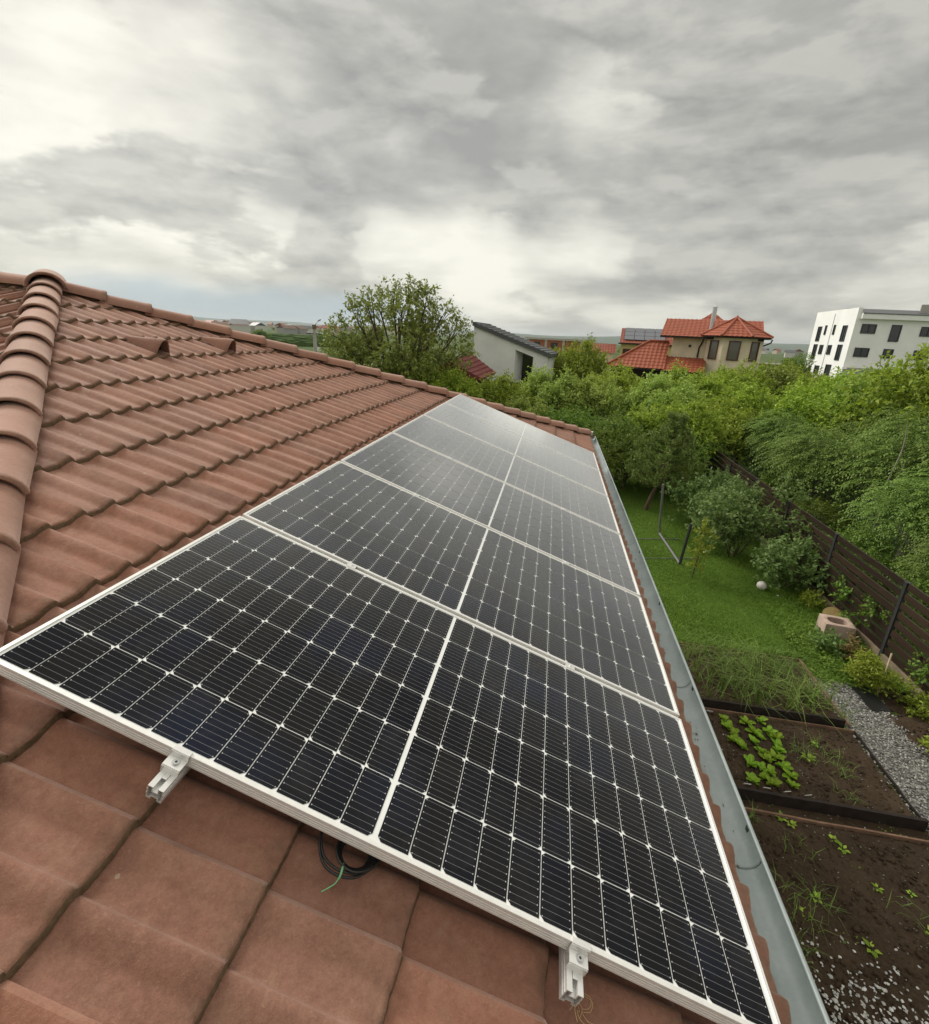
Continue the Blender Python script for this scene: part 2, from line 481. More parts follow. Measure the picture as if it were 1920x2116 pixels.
def mat_fence():
    n = NT('fence_board_stain'); c = n.coord(); r = n.rnd()
    mp = n.n('ShaderNodeMapping'); mp.inputs['Scale'].default_value = (30, 1.2, 30); n.l(c, mp.inputs[0])
    g = n.noise(1.5, 7, .65, mp.outputs[0], .8)
    a = n.ramp(g, [(.3, (.016, .009, .007)), (.55, (.034, .018, .013)), (.8, (.062, .034, .023))])
    hs = n.n('ShaderNodeHueSaturation'); n.l(a, hs.inputs['Color'])
    n.val(hs.inputs['Value'], n.math('ADD', n.math('MULTIPLY', r, .6), .7))
    n.pbr(hs.outputs[0], .42, 0, .5, n.bump(g, .25, .004))
    return n.m
FENCE = mat_fence()
BEDBOARD = simple('black_stained_board', (.022, .015, .012), .75, 0, .3, .4, 9, .3, 40)
OLDWOOD = simple('weathered_wood', (.20, .12, .08), .85, 0, .25, .3, 7, .3, 60)
PALEWOOD = simple('bare_pale_wood', (.50, .40, .27), .8, 0, .25, .2, 12)
CONC = simple('old_concrete', (.21, .165, .11), .95, 0, .2, .3, 5, .4, 40)
BLOCKM = simple('pinkish_concrete_block', (.40, .30, .245), .95, 0, .2, .12, 9, .4, 70)
BALLM = simple('white_ball_leather', (.70, .66, .62), .5, 0, .4, .06)
GREYMET = simple('grey_painted_tube', (.16, .16, .155), .55, .2, .4)
LIDM = simple('ochre_lid', (.22, .16, .055), .7, 0, .3, .2)
WHITEPL = simple('white_plastic', (.72, .72, .70), .5, 0, .4)

def mat_soil():
    n = NT('garden_soil'); c = n.coord()
    a = n.noise(1.6, 8, .65, c, .4); b = n.noise(26.0, 6, .7, c); f = n.noise(110.0, 4, .7, c)
    col = n.ramp(a, [(.3, (.036, .024, .015)), (.55, (.060, .040, .025)), (.75, (.085, .060, .038))])
    col = n.mixc(n.ramp(b, [(.45, (0, 0, 0)), (.75, (.6, .6, .6))]), col, (.105, .076, .050))
    h = n.math('ADD', n.math('MULTIPLY', b, .8), n.math('MULTIPLY', f, .35))
    n.pbr(col, .95, 0, .15, n.bump(h, .9, .03))
    return n.m
SOIL = mat_soil()
def mat_lawn():
    n = NT('lawn_turf'); c = n.coord()
    a = n.noise(.9, 7, .62, c, .5); b = n.noise(22.0, 5, .7, c); f = n.noise(140.0, 3, .7, c)
    col = n.ramp(a, [(.3, (.058, .115, .011)), (.5, (.092, .165, .016)), (.72, (.145, .21, .030))])
    col = n.mixc(n.ramp(b, [(.4, (0, 0, 0)), (.8, (.6, .6, .6))]), col, (.045, .085, .013))
    n.pbr(col, .9, 0, .2, n.bump(n.math('ADD', b, f), .8, .03))
    return n.m
LAWN = mat_lawn()
def mat_field():
    n = NT('far_fields'); c = n.coord()
    a = n.noise(.012, 6, .6, c, .6); b = n.noise(.15, 6, .65, c)
    col = n.ramp(a, [(.3, (.055, .085, .028)), (.5, (.075, .115, .035)), (.7, (.125, .135, .065))])
    col = n.mixc(n.ramp(b, [(.42, (0, 0, 0)), (.75, (.8, .8, .8))]), col, (.040, .065, .020))
    n.pbr(col, .95, 0, .1)
    return n.m
FIELD = mat_field()
def mat_gravel():
    n = NT('grey_gravel'); c = n.coord(); 
    a = n.noise(1.5, 6, .6, c); v = n.n('ShaderNodeTexVoronoi'); v.inputs['Scale'].default_value = 34.0; n.l(c, v.inputs['Vector'])
    vr = n.n('ShaderNodeSeparateColor'); n.l(v.outputs['Color'], vr.inputs[0])
    col = n.mixc(n.math('MULTIPLY', a, .3), n.ramp(vr.outputs[0], [(.1, (.09, .085, .078)), (.6, (.20, .195, .182)), (1, (.38, .37, .35))]), (.12, .10, .07))
    n.pbr(col, .9, 0, .25, n.bump(v.outputs['Distance'], .8, .02))
    return n.m
GRAVEL = mat_gravel()
def mat_stone(name, a, b, c3):
    n = NT(name)
    uv = n.n('ShaderNodeUVMap').outputs[0]; sp = n.n('ShaderNodeSeparateXYZ'); n.l(uv, sp.inputs[0])
    n.pbr(n.ramp(sp.outputs[0], [(0, a), (.6, b), (1, c3)]), .8, 0, .3)
    return n.m
STONE = mat_stone('gravel_stones', (.08, .076, .07), (.21, .205, .19), (.46, .45, .42))
PEBBLE = mat_stone('pale_pebbles', (.34, .34, .33), (.52, .52, .50), (.68, .68, .66))

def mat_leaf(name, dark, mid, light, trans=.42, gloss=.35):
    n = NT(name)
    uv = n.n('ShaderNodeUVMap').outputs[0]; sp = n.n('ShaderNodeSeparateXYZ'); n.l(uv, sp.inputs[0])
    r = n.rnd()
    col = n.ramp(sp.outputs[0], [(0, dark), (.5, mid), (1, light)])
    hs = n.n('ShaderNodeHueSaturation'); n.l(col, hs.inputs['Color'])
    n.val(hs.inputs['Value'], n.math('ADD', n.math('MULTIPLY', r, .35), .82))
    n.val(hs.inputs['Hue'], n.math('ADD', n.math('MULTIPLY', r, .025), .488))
    b = n.n('ShaderNodeBsdfPrincipled'); n.l(hs.outputs[0], b.inputs['Base Color'])
    b.inputs['Roughness'].default_value = gloss + .2; b.inputs['Specular IOR Level'].default_value = .35
    t = n.n('ShaderNodeBsdfTranslucent'); n.l(hs.outputs[0], t.inputs['Color'])
    mx = n.n('ShaderNodeMixShader'); mx.inputs[0].default_value = trans
    n.l(b.outputs[0], mx.inputs[1]); n.l(t.outputs[0], mx.inputs[2]); n.l(mx.outputs[0], n.out.inputs['Surface'])
    return n.m
L_ORCH = mat_leaf('orchard_leaf', (0.175, 0.26, 0.026), (0.31, 0.42, 0.042), (0.46, 0.55, 0.08))
L_ORCH2 = mat_leaf('orchard_leaf_pale', (0.19, 0.26, 0.042), (0.325, 0.42, 0.078), (0.48, 0.55, 0.15))
L_DARK = mat_leaf('hedge_leaf', (0.085, 0.145, 0.018), (0.155, 0.235, 0.028), (0.24, 0.33, 0.05))
L_WAL = mat_leaf('walnut_leaf', (0.155, 0.19, 0.034), (0.245, 0.295, 0.052), (0.345, 0.395, 0.092))
L_FEA = mat_leaf('feathery_leaf', (0.085, 0.15, 0.024), (0.155, 0.25, 0.04), (0.25, 0.35, 0.07), .3)
L_PINE = mat_leaf('pine_needle', (0.13, 0.2, 0.04), (0.21, 0.29, 0.065), (0.3, 0.38, 0.11), .1)
L_CAND = mat_leaf('pine_candle', (0.2, 0.25, 0.09), (0.26, 0.31, 0.12), (0.33, 0.37, 0.16), .1)
L_BUSH = mat_leaf('shrub_leaf', (0.1, 0.175, 0.04), (0.175, 0.275, 0.072), (0.31, 0.41, 0.16))
L_LETT = mat_leaf('lettuce_leaf', (0.15, 0.27, 0.02), (0.27, 0.44, 0.03), (0.42, 0.58, 0.07), .3)
L_GRASS = mat_leaf('grass_blade', (0.08, 0.148, 0.014), (0.13, 0.225, 0.022), (0.2, 0.295, 0.04), .3)
L_ONION = mat_leaf('onion_leaf', (0.085, 0.165, 0.028), (0.15, 0.25, 0.045), (0.26, 0.35, 0.09), .3)
L_YEL = mat_leaf('yellow_green_leaf', (0.19, 0.26, 0.025), (0.29, 0.36, 0.038), (0.4, 0.46, 0.065))
L_BROWN = mat_leaf('dry_leaf', (.12, .07, .03), (.20, .13, .05), (.27, .20, .09))
BARK = simple('bark', (.085, .065, .048), .9, 0, .2, .35, 12, .6, 30)
PALEBARK = simple('pale_bark', (.26, .24, .19), .85, 0, .2, .25, 12, .4, 30)
PINEBARK = simple('pine_bark', (.12, .082, .055), .9, 0, .2, .3, 14, .6, 30)
def mat_roof_red(name, a, b, pitch_u=.30, pitch_v=.36):
    n = NT(name); uv = n.n('ShaderNodeUVMap').outputs[0]
    sp = n.n('ShaderNodeSeparateXYZ'); n.l(uv, sp.inputs[0])
    ns = n.noise(40.0, 3, .6, uv); big = n.noise(.8, 5, .6, uv)
    col = n.ramp(ns, [(.3, a), (.7, b)])
    col = n.mixc(n.math('MULTIPLY', big, .3), col, tuple(x * .6 for x in a))
    n.pbr(col, .6, 0, .35)
    return n.m
REDROOF = mat_roof_red('orange_red_tile', (.27, .065, .032), (.38, .105, .050))
MAROON = mat_roof_red('maroon_sheet', (.16, .030, .028), (.22, .045, .040))
REDBR = mat_roof_red('red_brown_tile', (.24, .065, .040), (.32, .095, .055))
SLATE = simple('dark_grey_roof_sheet', (.085, .088, .095), .5, .1, .4, .12, 3)
BRICKM = simple('hollow_brick_red', (.33, .125, .065), .9, 0, .2, .25, 2.5, .3, 20)
CONCRETE = simple('bare_concrete', (.40, .38, .35), .9, 0, .2, .1, 2)
YELLOWW = simple('yellow_plaster', (.56, .44, .20), .9, 0, .2, .08, 1)
rng = np.random.default_rng(7)
random.seed(7)

# ================================================================== OWN HOUSE: roof plane frame
Z0 = 4.4
PITCH = R_(19.487)
CA, SA = math.cos(PITCH), math.sin(PITCH)
def RP(u, v, w=0.0):
    """u down the slope, v along the eave, w above the plane of the panels"""
    return Vector((u * CA + w * SA, v, Z0 - u * SA + w * CA))
APEX = RP(-3.49, 3.31, 0)
EAVE_S = 5.725                       # slope length from apex to the tile edge
HALF = EAVE_S * CA                   # half width of the house at the eaves
RIDGE = 4.2
def face_frame(down_h, p=None):
    ca, sa = (CA, SA) if p is None else (math.cos(p), math.sin(p))
    d = Vector((down_h[0] * ca, down_h[1] * ca, -sa))
    n = Vector((down_h[0] * sa, down_h[1] * sa, ca))
    return d, n.cross(d), n
F_FRONT = face_frame((1, 0)); F_SIDE = face_frame((0, -1), math.atan(math.tan(PITCH) / 1.055)); F_BACK = face_frame((0, 1))
KS = math.cos(math.atan(math.tan(PITCH) / 1.055)) / 1.055
def fmat(F, org):
    return Matrix(((F[0].x, F[1].x, F[2].x, org.x), (F[0].y, F[1].y, F[2].y, org.y), (F[0].z, F[1].z, F[2].z, org.z), (0, 0, 0, 1)))
def on(F, s, t, w=0.0):
    return APEX + F[0] * s + F[1] * t + F[2] * w

KN = 1.055                            # the near slope is a touch flatter
HX0 = APEX.x - RIDGE - HALF; HX1 = APEX.x + HALF
HY0 = APEX.y - HALF * KN; HY1 = APEX.y + HALF
EZ = APEX.z - EAVE_S * SA           # z of panel plane at eave
house = thing('house', 'house under a brown tiled hip roof carrying the row of solar panels', 'house', (-4.0, 3.31, 0))
HO = Vector(house.location)
mb = MB()
mb.box(((HX0 + HX1) / 2, (HY0 + HY1) / 2, 1.66), (HX1 - HX0 - 1.1, HY1 - HY0 - 1.1, 3.32))
part('wall', mb, PLASTER, house, off=HO)
mb = MB()
for (x0, x1, y0, y1) in ((HX0 + .06, HX1 - .06, HY0 + .06, HY0 + .085), (HX0 + .06, HX1 - .06, HY1 - .085, HY1 - .06),
                         (HX0 + .06, HX0 + .085, HY0 + .087, HY1 - .087), (HX1 - .085, HX1 - .06, HY0 + .087, HY1 - .087)):
    mb.box(((x0 + x1) / 2, (y0 + y1) / 2, EZ - .30), (x1 - x0, y1 - y0, .16))
mb.box(((HX0 + HX1) / 2, (HY0 + HY1) / 2, EZ - .392), (HX1 - HX0 - .2, HY1 - HY0 - .2, .02))
part('fascia', mb, DARKWOOD, house, off=HO)

# slope decks (children of the house), tiles hang on them as sub-parts
def slope(name, pts, mat=DECK):
    m = MB(); m.face(pts)
    low = [Vector(p) - Vector((0, 0, .03)) for p in pts]
    m.face(low[::-1])
    for i in range(len(pts)):
        j = (i + 1) % len(pts)
        m.face([pts[j], pts[i], low[i], low[j]])
    return part(name, m, mat, house, off=HO)
DW = -.178
def deckp(F, s, t): return on(F, s, t, DW)
sE = 5.69
front = slope('roof_slope', [deckp(F_FRONT, 0.16, -.1), deckp(F_FRONT, sE, -sE * CA * KN), deckp(F_FRONT, sE, sE * CA), deckp(F_FRONT, .16, .1)])
side = slope('roof_slope', [deckp(F_SIDE, 0.16, -RIDGE), deckp(F_SIDE, sE, -RIDGE - sE * CA), deckp(F_SIDE, sE, sE * KS - .02), deckp(F_SIDE, .16, .1)])
back = slope('roof_slope', [on(F_BACK, 0.16, RIDGE, -.12), on(F_BACK, sE, RIDGE + sE * CA, -.12), on(F_BACK, sE, -sE * CA, -.12), on(F_BACK, .16, -.1, -.12)], TILE)
F_W = face_frame((-1, 0))
A2 = APEX + Vector((-RIDGE, 0, 0))
def onw(s, t, w): return A2 + F_W[0] * s + F_W[1] * t + F_W[2] * w
west = slope('roof_slope', [onw(.16, -.1, -.12), onw(sE, -sE * CA, -.12), onw(sE, sE * CA, -.12), onw(.16, .1, -.12)], TILE)

# ---- one concrete tile: two rolls, nose edge, side lap
TW, PER = .292, .146
def tile_rows(g, seed):
    rr = random.Random(seed)
    ny = 34
    ys = [TW * j / ny for j in range(ny + 1)]; ys[-2] = TW - .0025
    def prof(y):
        o = (((y - .126) / PER + .5) % 1.0 - .5) * PER          # the roll is steep on one flank, gentle on the other
        hw = .022 if o > 0 else .058
        roll = .0225 * math.cos(math.pi * o / (2 * hw)) ** 1.2 if abs(o) < hw else 0.0
        return roll + .005
    def lap(y):
        return .0075 * max(0, 1 - (TW - y) / .030) ** .7          # the side lap stands a little proud
    xs = [0.010, 0.0085, .003, -.004, -.012, -g * .5, -(g + .055)]
    dz = [-.027, -.016, -.0045, -.0008, 0, 0, 0]
    rows = []
    for k, x in enumerate(xs):
        row = []
        for j, y in enumerate(ys):
            z = prof(y) + lap(y) + dz[k] + x * .068 - .125
            wob = (rr.random() - .5) * .0022 if k < 4 else 0
            row.append((x + wob, y, z + wob * .4))
        rows.append(row)
    return rows
def tile_mesh(name, g, seed):
    m = MB(); rows = tile_rows(g, seed); m.grid(rows)
    for q in range(68): m.m[q] = 1
    # side faces give the lap joint its thickness
    for j in (0, -1):
        for k in range(1, len(rows) - 1):
            a, b = rows[k][j], rows[k + 1][j]
            q = [a, b, (b[0], b[1], b[2] - .014), (a[0], a[1], a[2] - .014)]
            m.face(q if j == -1 else q[::-1])
    return m.mesh(name, [TILE, NOSE], 45)
NOSE_U = [2.235, 1.89, 1.543, 1.196, .862, .530, .187, -.146, -.489, -.847, -1.205, -1.55, -1.91, -2.27, -2.63, -2.99, -3.33]
tile_cache = {}
def get_tile(i):
    g = NOSE_U[i] - NOSE_U[i + 1] if i + 1 < len(NOSE_U) else .34
    return g, [tile_cache.setdefault((i, k), tile_mesh('roof_tile', g, i * 7 + k)) for k in range(2)]
def cut_mesh(me, M, planes):
    bm = bmesh.new(); bm.from_mesh(me); bm.transform(M)
    for co, no in planes:
        bmesh.ops.bisect_plane(bm, geom=bm.verts[:] + bm.edges[:] + bm.faces[:], plane_co=co, plane_no=no, clear_outer=True)
    bm.transform(M.inverted())
    if not bm.faces:
        bm.free(); return None
    r = bpy.data.meshes.new('roof_tile'); bm.to_mesh(r); bm.free()
    r.materials.append(TILE); r.materials.append(NOSE)
    return r
hidden = MB()
def lay(F, parent, vb, srange, trange, planes, inside, hide):
    Minv = Matrix.Translation(-(HO))
    for i, u in enumerate(NOSE_U):
        s = u + 3.49
        if not (srange[0] <= s <= srange[1]): continue
        g, mms = get_tile(i)
        k0 = int((trange[0] - vb) / TW) - 1; k1 = int((trange[1] - vb) / TW) + 1
        for k in range(k0, k1 + 1):
            t = vb + k * TW
            cs = [(s, t), (s, t + TW), (s - g - .05, t), (s - g - .05, t + TW)]
            ins = [inside(*c) for c in cs]
            if not any(ins): continue
            if t + TW < trange[0] or t > trange[1]: continue
            me = mms[(i + k) % 2]
            org = on(F, s, t, 0)
            J = Matrix.Translation((random.uniform(-.003, .003), 0, random.uniform(-.0010, .0010))) @ Matrix.Rotation(random.uniform(-.0015, .0015), 4, 'Z') @ Matrix.Rotation(random.uniform(-.003, .003), 4, 'Y')
            M = fmat(F, org) @ J
            if not all(ins):
                me = cut_mesh(me, M, planes)
                if me is None: continue
            if hide and hide(s, t):
                hidden_add(me, Minv @ M); continue
            link('roof_tile', me, parent, M=Minv @ M)
def hidden_add(me, M):
    b = len(hidden.v)
    hidden.v.extend([tuple(M @ v.co) for v in me.vertices])
    for p in me.polygons:
        hidden.f.append(tuple(b + i for i in p.vertices)); hidden.m.append(p.material_index)
vb_front = 1.047 + .02 - 3.31
lay(F_FRONT, front, vb_front, (0, 9), (-6, 6),
    [(APEX, Vector((-KN, -1, 0))), (APEX, Vector((-1, 1, 0)))],
    lambda s, t: -s * CA * KN - .02 < t < s * CA + .02,
    lambda s, t: s > 3.95 and s < 5.5 and -2.95 < t < 2.55)
part('roof_tile_course', hidden, [TILE, NOSE], front, 40, kind='stuff')
lay(F_SIDE, side, .07, (0, 4.2), (-2.3, 3.6),
    [(APEX, Vector((KN, 1, 0)))],
    lambda s, t: t < s * KS + .02 and t > -4.3, None)
# rest of the side slope, out of sight behind the camera
m = MB(); m.face([on(F_SIDE, 4.0, -RIDGE - 4.0 * CA, -.13), on(F_SIDE, 5.725, -RIDGE - 5.725 * CA, -.13), on(F_SIDE, 5.725, 5.70 * KS, -.13), on(F_SIDE, 4.0, 3.98 * KS, -.13)])
m.face([on(F_SIDE, .3, -RIDGE - .3 * CA, -.13), on(F_SIDE, 4.0, -RIDGE - 4.0 * CA, -.13), on(F_SIDE, 4.0, -2.4, -.13), on(F_SIDE, .3, -2.4, -.13)])
part('lower_roof_sheet', m, TILE, house, off=HO)

# ---- hip and ridge caps
def cap_mesh(name, L, hw=.118, hh=.090, flare=1.0, base=-.03, closed=False):
    m = MB(); nA = 14
    def arc(k, dx, r):
        row = []
        for j in range(nA + 1):
            th = -1.45 + 2.9 * j / nA
            row.append((dx, hw * r * math.sin(th) / math.sin(1.45), base + hh * r * (math.cos(th) - math.cos(1.45)) / (1 - math.cos(1.45))))
        return row
    rows = [arc(0, -.05, .80 * flare), arc(0, 0, .86 * flare), arc(0, .004, .93 * flare), arc(0, 0.0, 1.0 * flare), arc(0, -.012, 1.03 * flare), arc(0, -.032, 1.02 * flare), arc(0, -.045, .985 * flare),
            arc(0, -L * .5, .96), arc(0, -L - .05, .92)]
    m.grid(rows)
    if closed: m.face(rows[-1])
    for j in (0, -1):
        for k in range(3, len(rows) - 1):
            a, b = rows[k][j], rows[k + 1][j]
            q = [a, b, (b[0], b[1] * .86, b[2]), (a[0], a[1] * .86, a[2])]
            m.face(q if j == -1 else q[::-1])
    return m.mesh(name, CAP, 50)
def run_caps(name, start, end, first, step, me, parent, lift):
    d = (end - start); Ltot = d.length; d.normalize()
    up = Vector((0, 0, 1)); up = (up - d * up.dot(d)).normalized(); y = up.cross(d)
    s = first
    while s < Ltot + .05:
        org = start + d * s + up * (lift + .012) 
        tilt = Matrix.Rotation(R_(-3.4) + random.uniform(-.012, .012), 4, 'Y') @ Matrix.Rotation(random.uniform(-.022, .022), 4, 'Z') @ Matrix.Rotation(random.uniform(-.03, .03), 4, 'X')
        M = Matrix(((d.x, y.x, up.x, org.x), (d.y, y.y, up.y, org.y), (d.z, y.z, up.z, org.z), (0, 0, 0, 1))) @ tilt
        link(name, me, parent, M=Matrix.Translation(-HO) @ M)
        s += step
TOPC = -.088
def batten(a, b):
    d = (b - a).normalized(); y = Vector((0, 0, 1)).cross(d).normalized(); m = MB()
    ring = lambda p: [p + y * -.075 + Vector((0, 0, -.16)), p + y * .075 + Vector((0, 0, -.16)), p + y * .05 + Vector((0, 0, -.085)), p + Vector((0, 0, -.055)), p + y * -.05 + Vector((0, 0, -.085))]
    m.grid([ring(a), ring(b)], close_u=True); m.face(ring(a)); m.face(ring(b)[::-1])
    part('ridge_roll', m, NOSE, house, off=HO)
batten(APEX, Vector((HX1, HY0, EZ))); batten(APEX, Vector((HX1, HY1, EZ))); batten(APEX, A2)
hipn_end = Vector((HX1, HY0, EZ)); hipf_end = Vector((HX1, HY1, EZ))
capm = cap_mesh('hip_tile', .385)
capf = cap_mesh('hip_tile', .365)
run_caps('hip_tile', APEX, hipn_end, .40, .385, capm, house, TOPC)
run_caps('hip_tile', APEX, hipf_end, .46, .365, capf, house, TOPC)
run_caps('ridge_tile', APEX, A2, .50, .36, cap_mesh('ridge_tile', .36), house, TOPC + .004)
run_caps('hip_tile', A2, Vector((HX0, HY0, EZ)), .4, .385, capm, house, TOPC)
run_caps('hip_tile', A2, Vector((HX0, HY1, EZ)), .4, .385, capm, house, TOPC)
run_caps('hip_starter_tile', APEX, hipn_end, .17, 99, cap_mesh('hip_starter_tile', .30, .152, .124, 1.0, -.045, True), house, TOPC + .022)

# ---- two vent tiles
def vent_mesh():
    m = MB()
    def arc(x, hw, hh, z0):
        pr = [(-1, 0), (-.86, .30), (-.66, .62), (-.44, .86), (-.2, .97), (0, 1), (.2, .97), (.44, .86), (.66, .62), (.86, .30), (1, 0)]
        return [(x, hw * a, z0 + hh * b) for a, b in pr]
    rows = [arc(-.07, .066, .118, .0), arc(.0, .070, .124, -.004), arc(.004, .078, .136, -.006), arc(-.02, .078, .136, -.005), arc(-.31, .036, .022, .012)]
    m.grid(rows)
    m.mi = 1
    m.face(rows[0])  # black face across the hood mouth stands in for the shade inside
    return m.mesh('vent_tile', [CAP, BLACKPL], 40)
vm = vent_mesh()
for vv in (2.895, 3.80):
    link('vent_tile', vm, front, M=Matrix.Translation(-HO) @ fmat(F_FRONT, RP(-1.925, vv, -.118)))

# ---- gutters along the two visible eaves
def gutter(p0, p1, inward, name='gutter'):
    d = (p1 - p0); L = d.length; d.normalize(); inn = Vector(inward)
    m = MB(); R = .0565
    def prof(r, bead):
        pts = []
        for j in range(13):
            th = math.pi * j / 12
            pts.append((math.cos(th) * r, -math.sin(th) * r))
        return pts
    o = prof(R, 1); i = prof(R - .0025, 1)
    ring = o + i[::-1]
    rows = [[p0 + d * x + inn * (-a) + Vector((0, 0, b)) for a, b in ring] for x in (0, L)]
    m.grid(rows, close_u=True)
    for r in (0, 1):
        x = 0 if r == 0 else L
        m.face([p0 + d * x + inn * (-a) + Vector((0, 0, b)) for a, b in (o if r else o[::-1])])
    # rolled front bead
    m.tube([p0 - inn * (R + .003) + Vector((0, 0, .002)), p1 - inn * (R + .003) + Vector((0, 0, .002))], .0085, 8)
    return part(name, m, ZINC, house, 50, off=HO)
GZ = EZ - .155
gx = HX1 + .0245
g1 = gutter(Vector((gx, HY0 - .03, GZ)), Vector((gx, HY1 + .10, GZ)), (-1, 0, 0))
g2 = gutter(Vector((HX1 + .02 - .08, HY1 + .036, GZ - .004)), Vector((HX0, HY1 + .036, GZ - .004)), (0, -1, 0))
for y in (-1.4, .62, 1.60, 3.6, 5.6, 7.6):
    m = MB(); 
    for q in range(10):
        a0, a1 = math.pi * q / 10, math.pi * (q + 1) / 10
        r1, r2 = .0535, .0515
        P = lambda a, r, yy: (gx + math.cos(a) * r, yy, GZ - math.sin(a) * r)
        m.face([P(a0, r2, y), P(a1, r2, y), P(a1, r2, y + .006), P(a0, r2, y + .006)])
    part('gutter_seam', m, simple('dark_sealant', (.20, .22, .22), .7) if 'dark_sealant' not in bpy.data.materials else bpy.data.materials['dark_sealant'], g1, off=HO)
for y in (-.9, .75, 1.55, 2.45, 3.35, 4.5, 5.7, 6.9):
    m = MB(); m.box((gx + .052, y, GZ - .010), (.006, .016, .020)); m.box((gx + .064, y, GZ - .003), (.006, .018, .014))
    part('gutter_bracket', m, DARKFRAME, g1, off=HO)
m = MB(); m.tube([(HX1 - .02, HY1 - .06, GZ + .02), (HX1 - .02, HY1 - .06, GZ + .10)], .035, 12); m.tube([(HX1 - .02, HY1 - .06, GZ + .10), (HX1 - .02, HY1 - .06, GZ + .115)], .045, 12)
part('gutter_outlet', m, WHITEPL, house, 50, off=HO)

# ================================================================== SOLAR PANELS
PWD, PHT, PGAP = 2.094, 1.038, .022
FR = [(.026, -.035), (0, -.035), (0, -.0290), (.0014, -.0285), (.0014, -.0262), (0, -.0257), (0, -.0212), (.0014, -.0207), (.0014, -.0184), (0, -.0179), (0, -.0134), (.0014, -.0129), (.0014, -.0106), (0, -.0101),
      (0, -.0008), (.0008, 0), (.0105, 0), (.0112, -.0008), (.0112, -.0040)]
def frame_mesh():
    m = MB(); rows = []
    for ins, w in FR:
        rows.append([(ins, ins, w), (PWD - ins, ins, w), (PWD - ins, PHT - ins, w), (ins, PHT - ins, w)])
    m.grid(rows, close_u=True)
    return m.mesh('frame', ALU)
fm = frame_mesh()
m = MB(); m.face([(.0113, .0113, -.0030), (PWD - .0113, .0113, -.0030), (PWD - .0113, PHT - .0113, -.0030), (.0113, PHT - .0113, -.0030)])
m.face([(.0113, PHT - .0113, -.0080), (PWD - .0113, PHT - .0113, -.0080), (PWD - .0113, .0113, -.0080), (.0113, .0113, -.0080)])
bm_ = m.mesh('backsheet', BACK)
CU, CV = .0826, .1653
def cell_mesh(flip):
    c = .0105
    if not flip:
        P = [(0, 0), (CU - c, 0), (CU, c), (CU, CV - c), (CU - c, CV), (0, CV)]
    else:
        P = [(c, 0), (CU, 0), (CU, CV), (c, CV), (0, CV - c), (0, c)]
    m = MB(); m.face([(x, y, 0) for x, y in P], [(x / CU, y / CV) for x, y in P])
    return m.mesh('solar_cell', CELL)
cells = [cell_mesh(False), cell_mesh(True)]
PU, PV = .0851, .1683
mU = (PWD - (24 * PU + .012)) / 2
mV = (PHT - (6 * PV - (PV - CV))) / 2
where = ['nearest the camera', 'second from the camera', 'third from the camera', 'fourth from the camera', 'fifth from the camera', 'at the far end of the row']
extra = ['with two rail ends sticking out from its edge', 'just beyond the panel with the rail ends', 'still showing its busbar stripes', 'half washed out by sky reflection', 'bright with sky reflection', 'against the far hip tiles']
for i in range(6):
    M = fmat(F_FRONT, RP(0, i * (PHT + PGAP), 0))
    p = thing('solar_panel', 'white framed solar panel %s, %s' % (where[i], extra[i]), 'solar panel', group='solar panels in a row along the eave', M=M)
    link('frame', fm, p); link('backsheet', bm_, p)
    for b in range(6):
        for a in range(24):
            half = a // 12
            x = mU + a * PU + half * .012
            flip = (half == 1) ^ (b % 2 == 1)
            link('solar_cell', cells[1 if flip else 0], p, loc=(x, mV + b * PV, -.0020))

# ---- mounting rails
def rail_mesh(L):
    m = MB(); h = .040; w = .040; tk = .0026; y0 = -.075
    def bar(x0, x1, z0, z1):
        m.box(((x0 + x1) / 2, y0 + L / 2, (z0 + z1) / 2), (x1 - x0, L, z1 - z0))
    bar(-w / 2, -w / 2 + tk, -h, 0); bar(w / 2 - tk, w / 2, -h, 0)
    bar(-w / 2 + tk, -.0065, -tk, 0); bar(.0065, w / 2 - tk, -tk, 0)
    bar(-.0065 - tk, -.0065, -.017, -tk); bar(.0065, .0065 + tk, -.017, -tk); bar(-.0065, .0065, -.017, -.017 + tk)
    bar(-w / 2 + tk, -.008, -h, -h + tk); bar(.008, w / 2 - tk, -h, -h + tk)
    bar(-.008 - tk, -.008, -h + tk, -h + .011); bar(.008, .008 + tk, -h + tk, -h + .011); bar(-.008, .008, -h + .011 - tk, -h + .011)
    for sx in (-1, 1):
        for z in (-.012, -.024):
            m.box((sx * (w / 2 + .0006), y0 + L / 2, z), (.0012, L, .003))
    return m.mesh('mounting_rail', RAIL)
rm = rail_mesh(6.50)
def clamp_mesh():
    m = MB()
    m.box((0, .0035, .0019), (.046, .013, .0032))
    m.box((0, -.0040, -.0085), (.046, .0024, .0190))
    m.box((0, -.0190, -.0155), (.046, .0270, .0032))
    m.box((0, -.0335, -.0265), (.046, .0024, .0190))
    m.box((0, -.0040, -.0260), (.040, .0024, .0130))
    m.box((.0, -.040, -.0345), (.011, .018, .0022))
    return m.mesh('end_clamp', RAIL)
cm = clamp_mesh()
def bolt_mesh():
    m = MB(); m.tube([(0, 0, 0), (0, 0, .0042)], .0068, 14); m.tube([(0, 0, 0), (0, 0, .0009)], .0098, 14)
    m.mi = 1; m.face([(.0034 * math.cos(a), .0034 * math.sin(a), .0044) for a in [k * math.pi / 3 for k in range(6)]])
    return m.mesh('bolt', [STEEL, DARKFRAME], 40)
bo = bolt_mesh()
